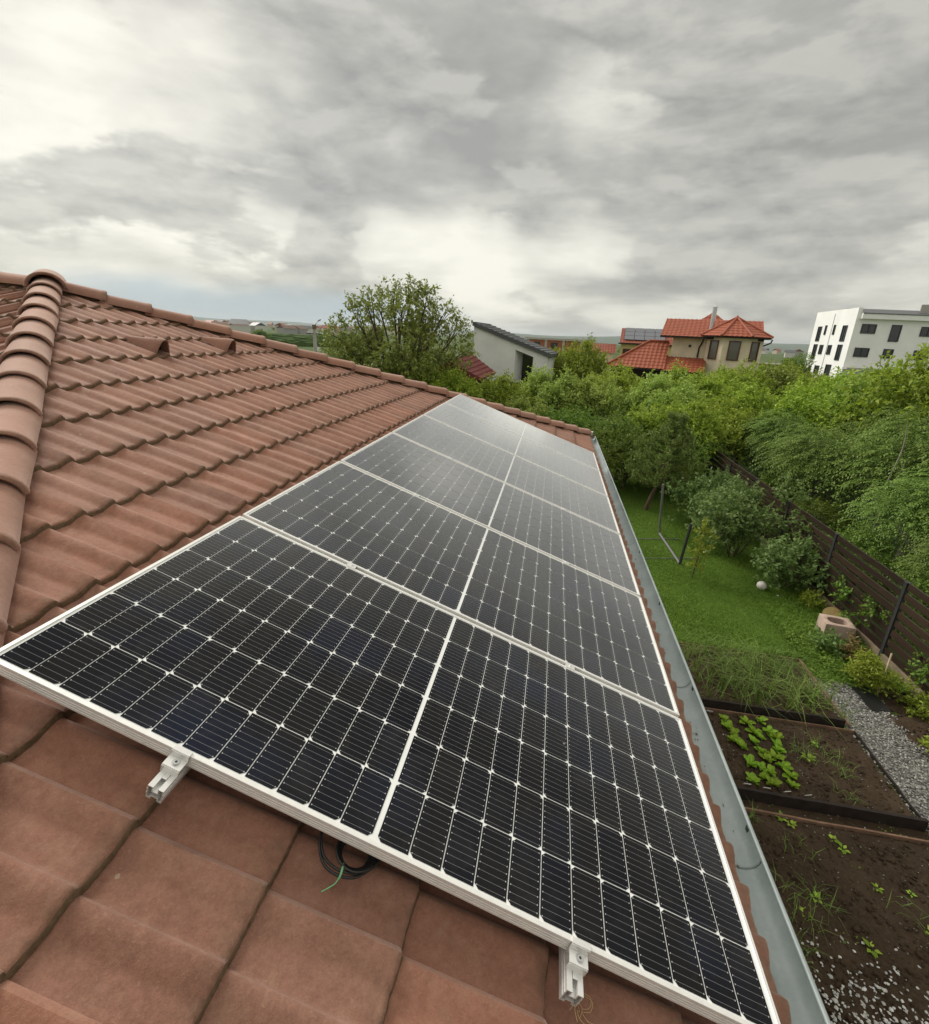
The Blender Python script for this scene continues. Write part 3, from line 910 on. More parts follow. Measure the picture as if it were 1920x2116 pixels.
def mid_mesh():
    m = MB(); m.box((0, 0, .0015), (.040, .034, .0024)); m.box((0, 0, -.016), (.040, .016, .032)); m.tube([(0, 0, .0027), (0, 0, .006)], .005, 8)
    return m.mesh('mid_clamp', RAIL)
mm = mid_mesh()
for uu, lab in ((.542, 'aluminium mounting rail whose end pokes out under the upper half of the nearest panel'), (1.582, 'aluminium mounting rail whose end pokes out near the lower right corner of the nearest panel')):
    r = link('mounting_rail', rm); r.matrix_world = fmat(F_FRONT, RP(uu, 0, -.0355))
    tag(r, lab, 'rail', 'mounting rails under the panels')
    ec = link('end_clamp', cm, r, loc=(0, -.0005, .0355))
    link('bolt', bo, ec, loc=(.002, -.018, -.0139))
    for k in range(1, 6):
        link('mid_clamp', mm, r, loc=(0, k * (PHT + PGAP) - PGAP / 2, .0355))
    hk = MB()
    for yy in (.35, 1.55, 2.75, 3.95, 5.15, 6.2):
        hk.box((.0, yy, -.070), (.030, .03, .055))
    link('roof_hook', hk.mesh('roof_hook', STEEL), r)

# ---- cable loop under the near edge
cab = thing('cable_loop', 'black cable loop with a green tie hanging under the panel edge', 'cable', M=fmat(F_FRONT, RP(1.0, -.014, -.088)))
m = MB()
def smooth_path(pts, n=8):
    P = [Vector(p) for p in pts]; out_ = []
    for i in range(len(P) - 1):
        p0 = P[max(0, i - 1)]; p1 = P[i]; p2 = P[i + 1]; p3 = P[min(len(P) - 1, i + 2)]
        for k in range(n):
            t = k / n
            out_.append(.5 * ((2 * p1) + (-p0 + p2) * t + (2 * p0 - 5 * p1 + 4 * p2 - p3) * t * t + (-p0 + 3 * p1 - 3 * p2 + p3) * t ** 3))
    out_.append(P[-1]); return out_
for k in range(2):
    o = .007 * k
    m.tube(smooth_path([(-.085, .12, .045), (-.078, .05, .014), (-.06 + o, .005, .004), (-.03 + o, -.022 + o, .003 + o * .6), (.012, -.026 + o, .004 + o), (.05, -.008 + o, .004), (.085 - o, .045, .012), (.10, .12, .03)]), .0033, 7)
for k in range(4):
    r = .032 + .004 * k
    m.tube([(.022 + r * 1.1 * math.cos(a), .030 + r * math.sin(a), .004 + .004 * k + .01 * max(0, math.sin(a))) for a in [2 * math.pi * q / 26 for q in range(27)]], .0033, 7, False)
part('cable', m, BLACKPL, cab, 60)
m = MB()
m.tube(smooth_path([(.004, -.004, .012), (.006, -.018, .017), (.008, -.030, .010), (.007, -.032, .002)]), .0026, 6)
m.tube(smooth_path([(.007, -.030, .008), (.004, -.045, .004), (-.008, -.062, .005), (-.018, -.074, .006)]), .0014, 6)
part('cable_tie', m, GREENTIE, cab, 60)
tuft = thing('dry_grass_wisp', 'wisp of dry straw caught beside the lower rail end', 'straw', M=fmat(F_FRONT, RP(1.615, -.075, -.085)))
m = MB()
for k in range(6):
    a = random.uniform(0, 6.3); q = Vector((random.uniform(0, .012), random.uniform(-.012, .012), 0.0))
    m.tube(smooth_path([q, q + Vector((.012 * math.cos(a), .012 * math.sin(a), .010)), q + Vector((.022 * math.cos(a + .8), .022 * math.sin(a + .8), .016)), q + Vector((.03 * math.cos(a + 1.6), .026 * math.sin(a + 1.6), .008))], 4), .0007, 4, False)
part('straw', m, simple('dry_straw', (.42, .30, .14), .8), tuft)

# dead leaves and silt lying in the gutter
lt = MB()
for k in range(45):
    y = random.uniform(.6, 8.4); th = math.pi * random.uniform(.38, .62); r = .052
    c = Vector((gx + math.cos(th) * r, y, GZ - math.sin(th) * r)); a = random.uniform(0, 6.3); l = random.uniform(.004, .013); w = l * random.uniform(.2, .6)
    u_ = Vector((math.cos(a) * .5, math.sin(a), 0)) * l; v_ = Vector((-math.sin(a) * .5, math.cos(a), .15)) * w
    lt.face([c - u_, c - v_ + Vector((0, 0, .003)), c + u_, c + v_ + Vector((0, 0, .004))])
part('gutter_litter', lt, simple('dead_leaf_litter', (.14, .09, .05), .9, 0, .2, .5, 60), g1, off=HO, kind='stuff')

# ================================================================== GROUND, BEDS, GRAVEL
def sheet(name, x0, x1, y0, y1, z, mat, res=None, amp=0.0, scale=3.0, kind='structure', seed=1):
    m = MB()
    if res is None:
        m.face([(x0, y0, z), (x1, y0, z), (x1, y1, z), (x0, y1, z)])
    else:
        nx = max(2, int((x1 - x0) / res)); ny = max(2, int((y1 - y0) / res))
        from mathutils import noise as mn
        rows = []
        for j in range(ny + 1):
            r = []
            for i in range(nx + 1):
                x = x0 + (x1 - x0) * i / nx; y = y0 + (y1 - y0) * j / ny
                h = mn.fractal(Vector((x * scale + seed, y * scale, seed)), .9, 2.1, 5) * amp
                edge = min(i, j, nx - i, ny - j)
                r.append((x, y, z + (h if edge > 0 else -.004)))
            rows.append(r)
        m.grid(rows)
    o = link(name, m.mesh(name, mat, True if res else False))
    if kind: o['kind'] = kind
    return o
sheet('ground', -9000, 9000, -3000, 12000, -.03, FIELD)
sheet('lawn', 1.6, 7.55, -8, 22, 0.0, LAWN)
SOILZ = .03
sheet('vegetable_bed', 1.9, 6.03, 6.04, 7.60, SOILZ, SOIL, .035, .022, 5, seed=3)
sheet('vegetable_bed', 1.9, 6.04, 4.42, 5.86, SOILZ, SOIL, .03, .020, 5, seed=5)
sheet('vegetable_bed', 1.9, 7.4, .8, 4.14, SOILZ, SOIL, .03, .030, 4, seed=9)
sheet('soil_path', 1.9, 6.0, 5.88, 6.02, .008, SOIL, .035, .01, 6, seed=11)
sheet('soil_path', 1.9, 6.1, 4.18, 4.40, .010, SOIL, .035, .008, 6, seed=12)
sheet('gravel_path', 6.08, 6.86, 2.5, 7.15, .012, GRAVEL, .035, .012, 6, seed=13)
sheet('soil_strip', 6.80, 7.52, 2.5, 8.6, .016, SOIL, .035, .03, 5, seed=14)

def scatter_stones(name, pts, sizes, mat, kind='stuff', flat=.6):
    """small faceted stones, joined; pts (x, y, z)"""
    base = np.array([(1, 0, 0), (0, 1, 0), (-1, 0, 0), (0, -1, 0), (0, 0, 1), (.6, .6, .55), (-.6, .6, .5), (-.6, -.6, .6), (.6, -.6, .5)], float)
    faces = [(0, 5, 8), (1, 6, 5), (2, 7, 6), (3, 8, 7), (0, 1, 5), (1, 2, 6), (2, 3, 7), (3, 0, 8), (4, 5, 6), (4, 6, 7), (4, 7, 8), (4, 8, 5)]
    N = len(pts); V = np.zeros((N, 9, 3))
    for i in range(N):
        a = rng.uniform(0, 6.28); b = base * (1 + rng.uniform(-.25, .25, (9, 3)))
        b = b * np.array([sizes[i] * rng.uniform(.7, 1.3), sizes[i] * rng.uniform(.6, 1.0), sizes[i] * flat * rng.uniform(.6, 1.2)])
        ca, sa = math.cos(a), math.sin(a)
        x = b[:, 0] * ca - b[:, 1] * sa; y = b[:, 0] * sa + b[:, 1] * ca
        V[i, :, 0] = x + pts[i][0]; V[i, :, 1] = y + pts[i][1]; V[i, :, 2] = b[:, 2] + pts[i][2]
    F = np.array(faces)[None] + (np.arange(N) * 9)[:, None, None]
    return fast_mesh(name, V.reshape(-1, 3), F.reshape(-1, 3), np.repeat(rng.uniform(0, 1, N), len(faces)), mat, kind)
def fast_mesh(name, V, F, u, mats, kind=None, parent=None, mi=None, smooth=False):
    """V (n,3) verts, F (m,k) faces, u (m,) random number per face kept in the uv map"""
    me = bpy.data.meshes.new(name); k = F.shape[1]
    me.vertices.add(len(V)); me.vertices.foreach_set('co', V.astype(np.float32).ravel())
    me.loops.add(F.size); me.loops.foreach_set('vertex_index', F.astype(np.int32).ravel())
    me.polygons.add(len(F)); me.polygons.foreach_set('loop_start', (np.arange(len(F)) * k).astype(np.int32))
    for m in (mats if isinstance(mats, (list, tuple)) else [mats]): me.materials.append(m)
    if mi is not None: me.polygons.foreach_set('material_index', mi.astype(np.int32))
    uv = me.uv_layers.new(name='UVMap'); uu = np.zeros((F.size, 2), np.float32); uu[:, 0] = np.repeat(u, k); uv.data.foreach_set('uv', uu.ravel())
    if smooth: me.polygons.foreach_set('use_smooth', np.ones(len(F), bool))
    me.update(calc_edges=True); me.validate()
    if name is None: return me
    if parent is False: return me
    o = link(name, me, parent)
    if kind: o['kind'] = kind
    return o
n_ = 6500
gp = [(rng.uniform(6.10, 6.95) - .10 * rng.random(), rng.uniform(3.4, 7.1), .018 + rng.uniform(-.004, .008)) for _ in range(n_)]
scatter_stones('gravel', gp, rng.uniform(.007, .020, n_), STONE)
pp = []
while len(pp) < 900:
    x, y = rng.normal(4.25, .5), rng.normal(2.3, .33)
    if x > 3.4 and y < 3.15 and rng.random() < 1.2 - (y - 1.6) * .6: pp.append((x, y, SOILZ + .004))
scatter_stones('pale_pebbles', pp, rng.uniform(.007, .018, len(pp)) * rng.choice([1, 1, 1.35], len(pp)), PEBBLE)
pp = [(rng.uniform(3.6, 6.2), rng.uniform(2, 5.8), SOILZ + .010) for _ in range(520)]
scatter_stones('soil_crumbs', pp, rng.uniform(.004, .011, len(pp)), STONE)

cl = []
while len(cl) < 3200:
    x, y = rng.uniform(3.6, 7.2), rng.uniform(1.9, 5.84)
    if 4.15 < y < 4.44 or (x > 6.0 and y > 4.15): continue
    cl.append((x, y, SOILZ + .002))
scatter_stones('soil_clods', cl, rng.uniform(.008, .022, len(cl)) * rng.choice([1, 1, 1, 1.7], len(cl)), SOIL, flat=.7)
cl = [(rng.uniform(6.82, 7.5), rng.uniform(4.0, 8.0), .018) for _ in range(500)]
scatter_stones('soil_clods', cl, rng.uniform(.008, .03, len(cl)), SOIL, flat=.7)
def board(name, label, x0, x1, yc, z0, z1, th, mat, rot=0.0, along='x', group=None):
    m = MB(); n = 10; L = x1 - x0
    rows = []
    for i in range(n + 1):
        t = i / n - .5
        wob = .004 * math.sin(i * 1.7 + x0 * 3); dz = .004 * math.sin(i * 2.3 + yc)
        if along == 'x':
            rows.append([(t * L, -th / 2 + wob, z0), (t * L, th / 2 + wob, z0), (t * L, th / 2 + wob, z1 + dz), (t * L, -th / 2 + wob, z1 + dz)])
        else:
            rows.append([(th / 2 + wob, t * L, z0), (-th / 2 + wob, t * L, z0), (-th / 2 + wob, t * L, z1 + dz), (th / 2 + wob, t * L, z1 + dz)])
    m.grid(rows, close_u=True); m.face(rows[0][::-1]); m.face(rows[-1])
    o = link(name, m.mesh(name, mat))
    o.location = ((x0 + x1) / 2, yc, 0) if along == 'x' else (yc, (x0 + x1) / 2, 0)
    o.rotation_euler = (0, 0, rot)
    return tag(o, label, 'board', group)
board('bed_board', 'black upright board closing the onion bed on its near side', 2.2, 5.97, 5.955, 0, .165, .035, BEDBOARD)
board('bed_board', 'black upright board closing the lettuce bed on its near side', 2.2, 6.04, 4.36, 0, .165, .04, BEDBOARD)
board('bed_board', 'thin brown edging strip on the far side of the lettuce bed', 2.2, 6.09, 5.885, 0, .06, .018, OLDWOOD)
board('bed_board', 'thin brown edging strip between the gravel gap and the bare soil', 2.2, 6.6, 4.165, 0, .065, .022, OLDWOOD)
board('bed_board', 'low dark edging board between the lettuce bed and the gravel', 4.36, 5.89, 6.085, 0, .055, .020, BEDBOARD, along='y')
board('bed_board', 'low weathered edging board between the onion bed and the gravel', 6.0, 7.62, 6.085, 0, .05, .020, OLDWOOD, along='y')
board('bed_board', 'low grey edging board where the onion bed meets the lawn', 2.2, 6.08, 7.625, 0, .045, .022, OLDWOOD)
for k, (x, y, lab) in enumerate([(4.08, 5.80, 'by the far corner of the lettuce bed'), (4.12, 4.43, 'next to the gutter on the near board'), (4.34, 4.42, 'below the first lettuce row'), (4.57, 4.42, 'below the middle lettuce row'), (4.80, 4.42, 'below the last lettuce row')]):
    m = MB(); m.box((0, 0, .02), (.085, .004, .035), Matrix.Rotation(R_(28), 3, 'X'))
    o = link('plant_label', m.mesh('plant_label', WHITEPL)); o.location = (x, y, .145 if k else .05); o.rotation_euler = (0, 0, random.uniform(-.3, .3))
    tag(o, 'small white plant label %s' % lab, 'plant label', 'white plant labels')

# ================================================================== LEAF TOOLS
def unit(a):
    return a / np.maximum(np.linalg.norm(a, axis=-1, keepdims=True), 1e-9)
def leaf_arrays(C, A, N, L, W, fold=.18):
    """diamond leaves: C base points, A axis, N normal, L length, W width"""
    A = unit(A); B = unit(np.cross(N, A)); Nn = np.cross(A, B)
    L = np.asarray(L)[:, None]; W = np.asarray(W)[:, None]
    mid = C + A * L * .45
    return np.stack([C, mid + B * W * .5 + Nn * W * fold, C + A * L - Nn * L * .10, mid - B * W * .5 + Nn * W * fold], 1)
def leaf_mesh(name, sets):
    """sets: list of (quads (n,4,3), u (n,), material)"""
    V = np.concatenate([q.reshape(-1, 3) for q, u, m in sets]); n = len(V) // 4
    F = np.arange(n * 4).reshape(n, 4); u = np.concatenate([u for q, u, m in sets])
    mi = np.concatenate([np.full(len(q), i) for i, (q, uu, m) in enumerate(sets)])
    return fast_mesh(name, V, F, u, [m for q, uu, m in sets], None, False, mi)
def rand_dirs(r, n):
    return unit(r.normal(size=(n, 3)))
def crown_leaves(r, lumps, n, L, W, up=.35, droop=.0, shell=.72, flat=1.0):
    """leaves on many small twigs spread through lumps (x, y, z, radius)"""
    lumps = np.asarray(lumps, float); p = lumps[:, 3] ** 2; p /= p.sum()
    nt_ = max(1, n // 9)
    li = r.choice(len(lumps), nt_, p=p); d = rand_dirs(r, nt_); d[:, 2] = d[:, 2] * .85 + .18; d = unit(d)
    rad = lumps[li, 3] * (shell + (1.12 - shell) * r.random(nt_) ** .7)
    tc_ = lumps[li, :3] + d * rad[:, None] * np.array([1, 1, flat])
    tdir = unit(d + rand_dirs(r, nt_) * .6 + np.array([0, 0, up - droop]))
    k = n // nt_
    C = []; A = []; N = []; T = []
    for j in range(k):
        f = j / k
        c = tc_ + tdir * (f * 2.1 * L) + rand_dirs(r, nt_) * L * .35
        a = unit(tdir * (.5 + .4 * f) + rand_dirs(r, nt_) * .9 + np.array([0, 0, -.25 - droop]))
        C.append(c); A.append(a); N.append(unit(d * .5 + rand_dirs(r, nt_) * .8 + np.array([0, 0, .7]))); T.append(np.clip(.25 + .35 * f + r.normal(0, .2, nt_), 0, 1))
    C = np.concatenate(C); A = np.concatenate(A); N = np.concatenate(N); T = np.concatenate(T); m = len(C)
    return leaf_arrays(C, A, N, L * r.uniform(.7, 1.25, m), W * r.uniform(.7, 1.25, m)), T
def lump_crown(r, n, rx, rz, zc, r0, r1, squash=1.0):
    out_ = []
    for i in range(n):
        d = rand_dirs(r, 1)[0]; d[2] = abs(d[2]) * 1.1 - .35
        q = r.uniform(.45, .95)
        out_.append((d[0] * rx * q, d[1] * rx * q, zc + d[2] * rz * q, r.uniform(r0, r1)))
    return out_
def trunk_mb(r, lumps, h0, rad, lean=(0, 0), n_limb=None, twigs=0):
    m = MB(); top = Vector((lean[0], lean[1], h0))
    m.tube(smooth_path([(0, 0, -.05), (lean[0] * .2 + .03, lean[1] * .2, h0 * .35), (lean[0] * .6 - .02, lean[1] * .6, h0 * .7), top], 4), [rad * (1.25 - .5 * i / 12) for i in range(13)], 8)
    for l in (lumps if n_limb is None else lumps[:n_limb]):
        e = Vector(l[:3]); mid = top.lerp(e, .5) + Vector((r.uniform(-.15, .15), r.uniform(-.15, .15), -.08))
        pth = smooth_path([top - Vector((0, 0, .1)), mid, e], 4)
        m.tube(pth, [rad * (.62 - .5 * i / (len(pth) - 1)) for i in range(len(pth))], 5, False)
        for t in range(twigs):
            d = Vector(rand_dirs(r, 1)[0]); d.z = abs(d.z) * .8 + .1
            q = e + d * l[3] * r.uniform(.8, 1.1)
            m.tube([mid.lerp(e, r.uniform(.4, 1)), e.lerp(q, .5) + Vector((0, 0, -.03)), q], [rad * .13, rad * .09, rad * .03], 4, False)
    return m
def make_tree(name, label, cat, group, lumps, leaves, bark, trunk):
    t = thing(name, label, cat, (0, 0, 0), 0, group)
    part('trunk', trunk, bark, t, 60)
    link('crown', leaf_mesh('crown', leaves), t)
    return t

# ================================================================== GARDEN PLANTS
def lettuce_mesh(seed):
    r = np.random.default_rng(seed); V = []; F = []; U = []
    for i in range(10):
        a = i * 2.4 + r.uniform(-.5, .5); L = r.uniform(.06, .14) * (1.15 - i * .03); w = L * .66; tilt = .28 + i * .11 + r.uniform(-.12, .2)
        b = len(V); ca, sa = math.cos(a), math.sin(a)
        for j in range(5):
            f = j / 4
            rr = .012 + L * f * math.cos(tilt * (1 - .35 * f)); z = .01 + L * f * math.sin(tilt) * (1 - .28 * f * f) 
            wd = w * (.16, .42, .52, .42, .10)[j]
            for s_, zz in ((-1, .012), (-.5, -.004), (0, 0), (.5, -.004), (1, .012)):
                wv = zz * (1 if j else 0) + r.uniform(-.004, .004)
                V.append((rr * ca - s_ * wd * sa, rr * sa + s_ * wd * ca, z + wv))
        for j in range(4):
            for k in range(4):
                q = b + j * 5 + k; F.append((q, q + 1, q + 6, q + 5)); U.append(min(1, max(0, .2 + i * .05 + r.uniform(-.15, .25))))
    return fast_mesh('lettuce', np.array(V), np.array(F), np.array(U), L_LETT, None, False, None, False)
LM = [lettuce_mesh(k) for k in range(4)]
LET = [(4.27, 5.71), (4.26, 5.55), (4.25, 5.29), (4.34, 5.2), (4.57, 5.71), (4.62, 5.54), (4.54, 5.33), (4.58, 5.17), (4.79, 5.80), (4.82, 5.59), (4.88, 5.49), (4.81, 5.25), (4.34, 4.91), (4.46, 4.86), (4.55, 4.81), (4.75, 4.95), (4.28, 4.62), (4.51, 4.63), (4.75, 4.66), (4.30, 5.42), (4.60, 5.04), (4.86, 5.36), (4.43, 4.70), (4.66, 5.44), (4.72, 5.10), (4.80, 4.82)]
for k, (x, y) in enumerate(LET):
    o = link('lettuce', LM[k % 4]); o.location = (x, y, SOILZ + .002); o.rotation_euler = (0, 0, k * 1.9); s_ = random.uniform(.62, .95); o.scale = (s_, s_, s_)
    tag(o, 'bright green young lettuce in the rows of the middle bed', 'lettuce', 'lettuces in the middle bed')
def blades(r, P, h, w, lean=.5, seg=2, bendy=.5):
    n = len(P); a = r.uniform(0, 6.283, n); d = np.stack([np.cos(a), np.sin(a), np.zeros(n)], 1)
    s_ = np.stack([-np.sin(a), np.cos(a), np.zeros(n)], 1)
    h = np.asarray(h)[:, None]; w = np.asarray(w)[:, None]; ln = (r.random(n) * lean)[:, None]
    base = P; mid = P + d * h * ln * .35 + np.array([0, 0, 1]) * h * .6; tip = P + d * h * ln * (.9 + bendy) + np.array([0, 0, 1]) * h * (1 - ln * bendy * .5)
    Q1 = np.stack([base - s_ * w * .5, base + s_ * w * .5, mid + s_ * w * .42, mid - s_ * w * .42], 1)
    Q2 = np.stack([mid - s_ * w * .42, mid + s_ * w * .42, tip + s_ * w * .05, tip - s_ * w * .05], 1)
    return np.concatenate([Q1, Q2])
def blade_obj(name, P, h, w, mat, lean=.5, bendy=.5, kind='stuff'):
    P = np.asarray(P); Q = blades(rng, P, h, w, lean, bendy=bendy); n = len(Q)
    pt = .5 + .5 * np.sin(P[:, 0] * 2.7 + 1.3 * np.sin(P[:, 1] * 1.9)) * np.sin(P[:, 1] * 1.3 + 1.7 * np.sin(P[:, 0] * 1.1 + P[:, 1] * .6))
    u = np.clip(rng.random(n // 2) * .6 + pt * .4, 0, 1)
    o = fast_mesh(name, Q.reshape(-1, 3), np.arange(n * 4).reshape(n, 4), np.concatenate([u, u]), mat, kind)
    return o
# lawn grass: denser where the camera sees it close
ng = 95000
X = rng.uniform(3.2, 7.5, ng); Y = 7.65 + 11.5 * rng.random(ng) ** 1.35
blade_obj('grass', np.stack([X, Y, np.zeros(ng)], 1), rng.uniform(.025, .065, ng) * (1 + .5 * np.sin(X * 2.1 + Y * 1.3) * np.sin(Y * .9)), rng.uniform(.006, .012, ng), L_GRASS, .9, .6)
# longer grass along the edges
ed = []
for _ in range(5200):
    s_ = rng.random()
    if s_ < .14: ed.append((rng.uniform(3.8, 6.2), 7.66 + abs(rng.normal(0, .06)), 0))
    elif s_ < .75: ed.append((rng.uniform(6.15, 7.5), rng.uniform(7.0, 9.6), .01))
    else: ed.append((7.5 - abs(rng.normal(0, .12)), rng.uniform(7.0, 18), .01))
blade_obj('edge_grass', ed, rng.uniform(.07, .17, len(ed)), rng.uniform(.006, .011, len(ed)), L_GRASS, 1.0, .8)
# onions and garlic: long thin leaves in the far bed
on_ = []; hh = []
for _ in range(165):
    cx_, cy_ = rng.uniform(4.0, 6.0), rng.uniform(6.08, 7.55)
    if rng.random() > .35 + .65 * min(1, (cx_ - 3.9) / 1.0): continue
    k = rng.integers(5, 11)
    for _ in range(k): on_.append((cx_ + rng.normal(0, .018), cy_ + rng.normal(0, .018), SOILZ)); hh.append(rng.uniform(.22, .48))
blade_obj('onion_leaves', on_, hh, rng.uniform(.007, .013, len(on_)), L_ONION, 1.1, .9)
wd = [(rng.uniform(3.9, 6.0), rng.uniform(6.05, 7.6), SOILZ) for _ in range(420)]
blade_obj('bed_weeds', wd, rng.uniform(.03, .11, len(wd)), rng.uniform(.006, .012, len(wd)), L_GRASS, 1.3, .8)
# low broad-leaved ground cover right of the onion bed
def cover(name, n, box, z, L, mat, dens=None):
    x0, x1, y0, y1 = box; x = rng.uniform(x0, x1, n); y = rng.uniform(y0, y1, n)
    if dens is not None:
        k = dens(x, y) > rng.random(n); x, y = x[k], y[k]; n = len(x)
    C = np.stack([x, y, z * rng.random(n) + .01], 1); A = rand_dirs(rng, n); A[:, 2] = np.abs(A[:, 2]) * .35
    q = leaf_arrays(C, A, np.array([0, 0, 1.]) + rand_dirs(rng, n) * .5, L * rng.uniform(.6, 1.3, n), L * .6 * rng.uniform(.6, 1.2, n))
    fast_mesh(name, q.reshape(-1, 3), np.arange(n * 4).reshape(n, 4), rng.random(n), mat, 'stuff')
cover('ground_cover', 9000, (6.12, 7.5, 6.75, 9.0), .12, .055, L_GRASS, lambda x, y: np.clip((y - 6.75) / .7, 0, 1) * (1 - np.clip((y - 8.4) / .6, 0, 1)) * (.55 + .45 * np.sin(x * 9 + y * 4)))
cover('sprouting_weeds', 1500, (3.7, 6.0, 2.3, 5.9), .03, .030, L_GRASS, lambda x, y: np.clip(np.sin(x * 5.1 + 1.0) * np.sin(y * 4.3 + x) - .35, 0, 1) * 1.4)
sp_ = []
for cx_, cy_, n, s_ in [(5.16, 5.22, 40, .07), (5.38, 5.48, 28, .05), (5.49, 5.27, 36, .09), (5.53, 5.05, 30, .08), (5.36, 4.62, 16, .05), (5.05, 5.35, 24, .06), (4.43, 3.77, 24, .09), (4.39, 3.23, 40, .07), (4.16, 3.05, 40, .13), (4.08, 4.06, 16, .04), (5.2, 3.3, 12, .12), (4.11, 3.31, 18, .05), (4.06, 2.71, 20, .06)]:
    for _ in range(n): sp_.append((rng.normal(cx_, s_), rng.normal(cy_, s_), SOILZ))
blade_obj('weed_blades', sp_, rng.uniform(.04, .15, len(sp_)), rng.uniform(.004, .009, len(sp_)), L_ONION, 1.2, .9)
def seedling(seed, n=6, L=.07):
    r = np.random.default_rng(seed); a = np.arange(n) * 2.4 + r.uniform(-.3, .3, n)
    A = np.stack([np.cos(a), np.sin(a), r.uniform(.15, .6, n)], 1); C = A * .012
    q = leaf_arrays(C, A, np.tile([[0, 0, 1.]], (n, 1)), L * r.uniform(.7, 1.2, n), L * .62 * r.uniform(.8, 1.1, n), .1)
    return fast_mesh('seedling', q.reshape(-1, 3), np.arange(n * 4).reshape(n, 4), r.random(n), L_LETT, None, False)
SM = [seedling(k) for k in range(3)]
for k, (x, y, s_, lab) in enumerate([(5.16, 5.20, 1.3, 'largest broad-leaved seedling right of the lettuce rows'), (5.38, 5.48, .8, 'small seedling near the far right of the lettuce bed'), (4.43, 4.15, .95, 'pair of pale leaves sprouting by the brown edging strip'),
        (4.50, 4.08, .9, 'pale seedling just below the brown edging strip'), (4.90, 3.98, .85, 'upper seedling of the light green group in the bare soil'), (4.95, 3.88, .95, 'lower seedling of the light green group in the bare soil'), (4.39, 3.25, 1.0, 'bushy seedling in the weed patch on the bare soil'),
        (4.22, 3.08, .8, 'seedling at the edge of the weed patch by the gutter'), (4.69, 2.87, 1.0, 'lone long-leaved seedling above the pale pebbles'), (5.34, 3.12, 1.15, 'bright seedling at the right edge of the bare soil'), (5.39, 3.5, .6, 'tiny seedling far right on the bare soil'), (5.08, 3.49, .7, 'small pale seedling in the middle of the bare soil')]):
    o = link('seedling', SM[k % 3]); o.location = (x, y, SOILZ + .004); o.rotation_euler = (0, 0, k * 2.2); o.scale = (s_,) * 3
    tag(o, lab, 'seedling', 'seedlings in the soil beds')

def small_bush(name, label, loc, lumps, n, L, W, mat, stem=.012, cat='shrub', group=None, up=.4, seed=1):
    r = np.random.default_rng(seed); t = thing(name, label, cat, loc, 0, group)
    m = MB()
    for l in lumps[:9]:
        e = Vector(l[:3]); b = Vector((e.x * .12, e.y * .12, -.02))
        m.tube(smooth_path([b, b.lerp(e, .5) + Vector((0, 0, .06)), e], 4), [stem * (1 - .09 * i) for i in range(9)], 5, False)
    part('stem', m, BARK, t, 60)
    q, u = crown_leaves(r, lumps, n, L, W, up, 0.0, .25)
    link('foliage', leaf_mesh('foliage', [(q, u, mat)]), t)
    return t
r_ = np.random.default_rng(21)
def bush_lumps(r, n, rx, h, r0, r1):
    return [(r.normal(0, rx * .5), r.normal(0, rx * .5), r.uniform(.25, .9) * h, r.uniform(r0, r1)) for _ in range(n)]
small_bush('shrub', 'big pale-leaved shrub on the lawn in front of the fence', (6.45, 12.3, 0), bush_lumps(r_, 16, 1.15, 1.75, .28, .5), 6500, .10, .056, L_BUSH, .018, seed=2)
small_bush('shrub', 'loose pale shrub at the back of the lawn beside the pine', (6.35, 14.6, 0), bush_lumps(r_, 12, 1.1, 1.5, .28, .48), 4600, .10, .055, L_BUSH, .018, seed=3)
small_bush('shrub', 'rounder darker shrub behind the white ball by the fence', (7.08, 10.75, 0), bush_lumps(r_, 12, .62, 1.15, .2, .34), 4200, .085, .05, L_BUSH, .014, seed=4)
small_bush('sapling', 'thin young sapling standing alone beside the goal frame', (5.0, 10.6, 0), [(.02, 0, .35, .10), (.05, .02, .6, .12), (.08, .0, .85, .13), (.10, .03, 1.1, .12), (.05, -.05, 1.28, .08)], 560, .075, .038, L_YEL, .008, 'sapling', seed=5)
small_bush('fern_bush', 'yellow-green ferny bush beside the gravel path', (6.78, 7.12, 0), bush_lumps(r_, 9, .30, .55, .10, .18), 3200, .05, .022, L_YEL, .008, seed=6)
small_bush('withered_plant', 'reddish withered plant behind the ferny bush', (6.98, 7.75, 0), [(0, 0, .18, .10), (.04, 0, .32, .10), (0, .04, .45, .08), (-.05, 0, .3, .07)], 420, .055, .03, L_BROWN, .008, 'plant', seed=7)
small_bush('leafy_plant', 'pale leafy plant in front of the concrete block', (6.72, 8.05, 0), [(0, 0, .12, .14), (.1, .05, .16, .12), (-.12, 0, .14, .12), (.05, -.1, .12, .12)], 420, .09, .05, L_BUSH, .006, 'plant', seed=8)
small_bush('leafy_plant', 'light green plant against the kerb right of the gravel', (7.20, 5.75, 0), [(0, 0, .15, .16), (.1, .1, .22, .14), (-.1, -.1, .15, .13)], 600, .08, .045, L_YEL, .006, 'plant', seed=9)
small_bush('leafy_plant', 'low green plant at the right border above the soil strip', (6.95, 5.15, 0), [(0, 0, .10, .14), (.12, .05, .12, .12)], 380, .08, .045, L_LETT, .006, 'plant', seed=10)
small_bush('leafy_plant', 'spreading plant at the foot of the fence near the stick', (7.32, 6.65, 0), [(0, 0, .12, .14), (.02, .2, .16, .14), (-.05, -.15, .12, .12)], 560, .06, .035, L_YEL, .006, 'plant', seed=11)
small_bush('yellow_grass_tuft', 'yellowish tuft beside the ochre lid by the fence', (7.22, 9.72, 0), [(0, 0, .12, .13), (.05, .05, .22, .10), (-.05, .08, .16, .1)], 700, .07, .016, L_YEL, .004, 'plant', seed=12)
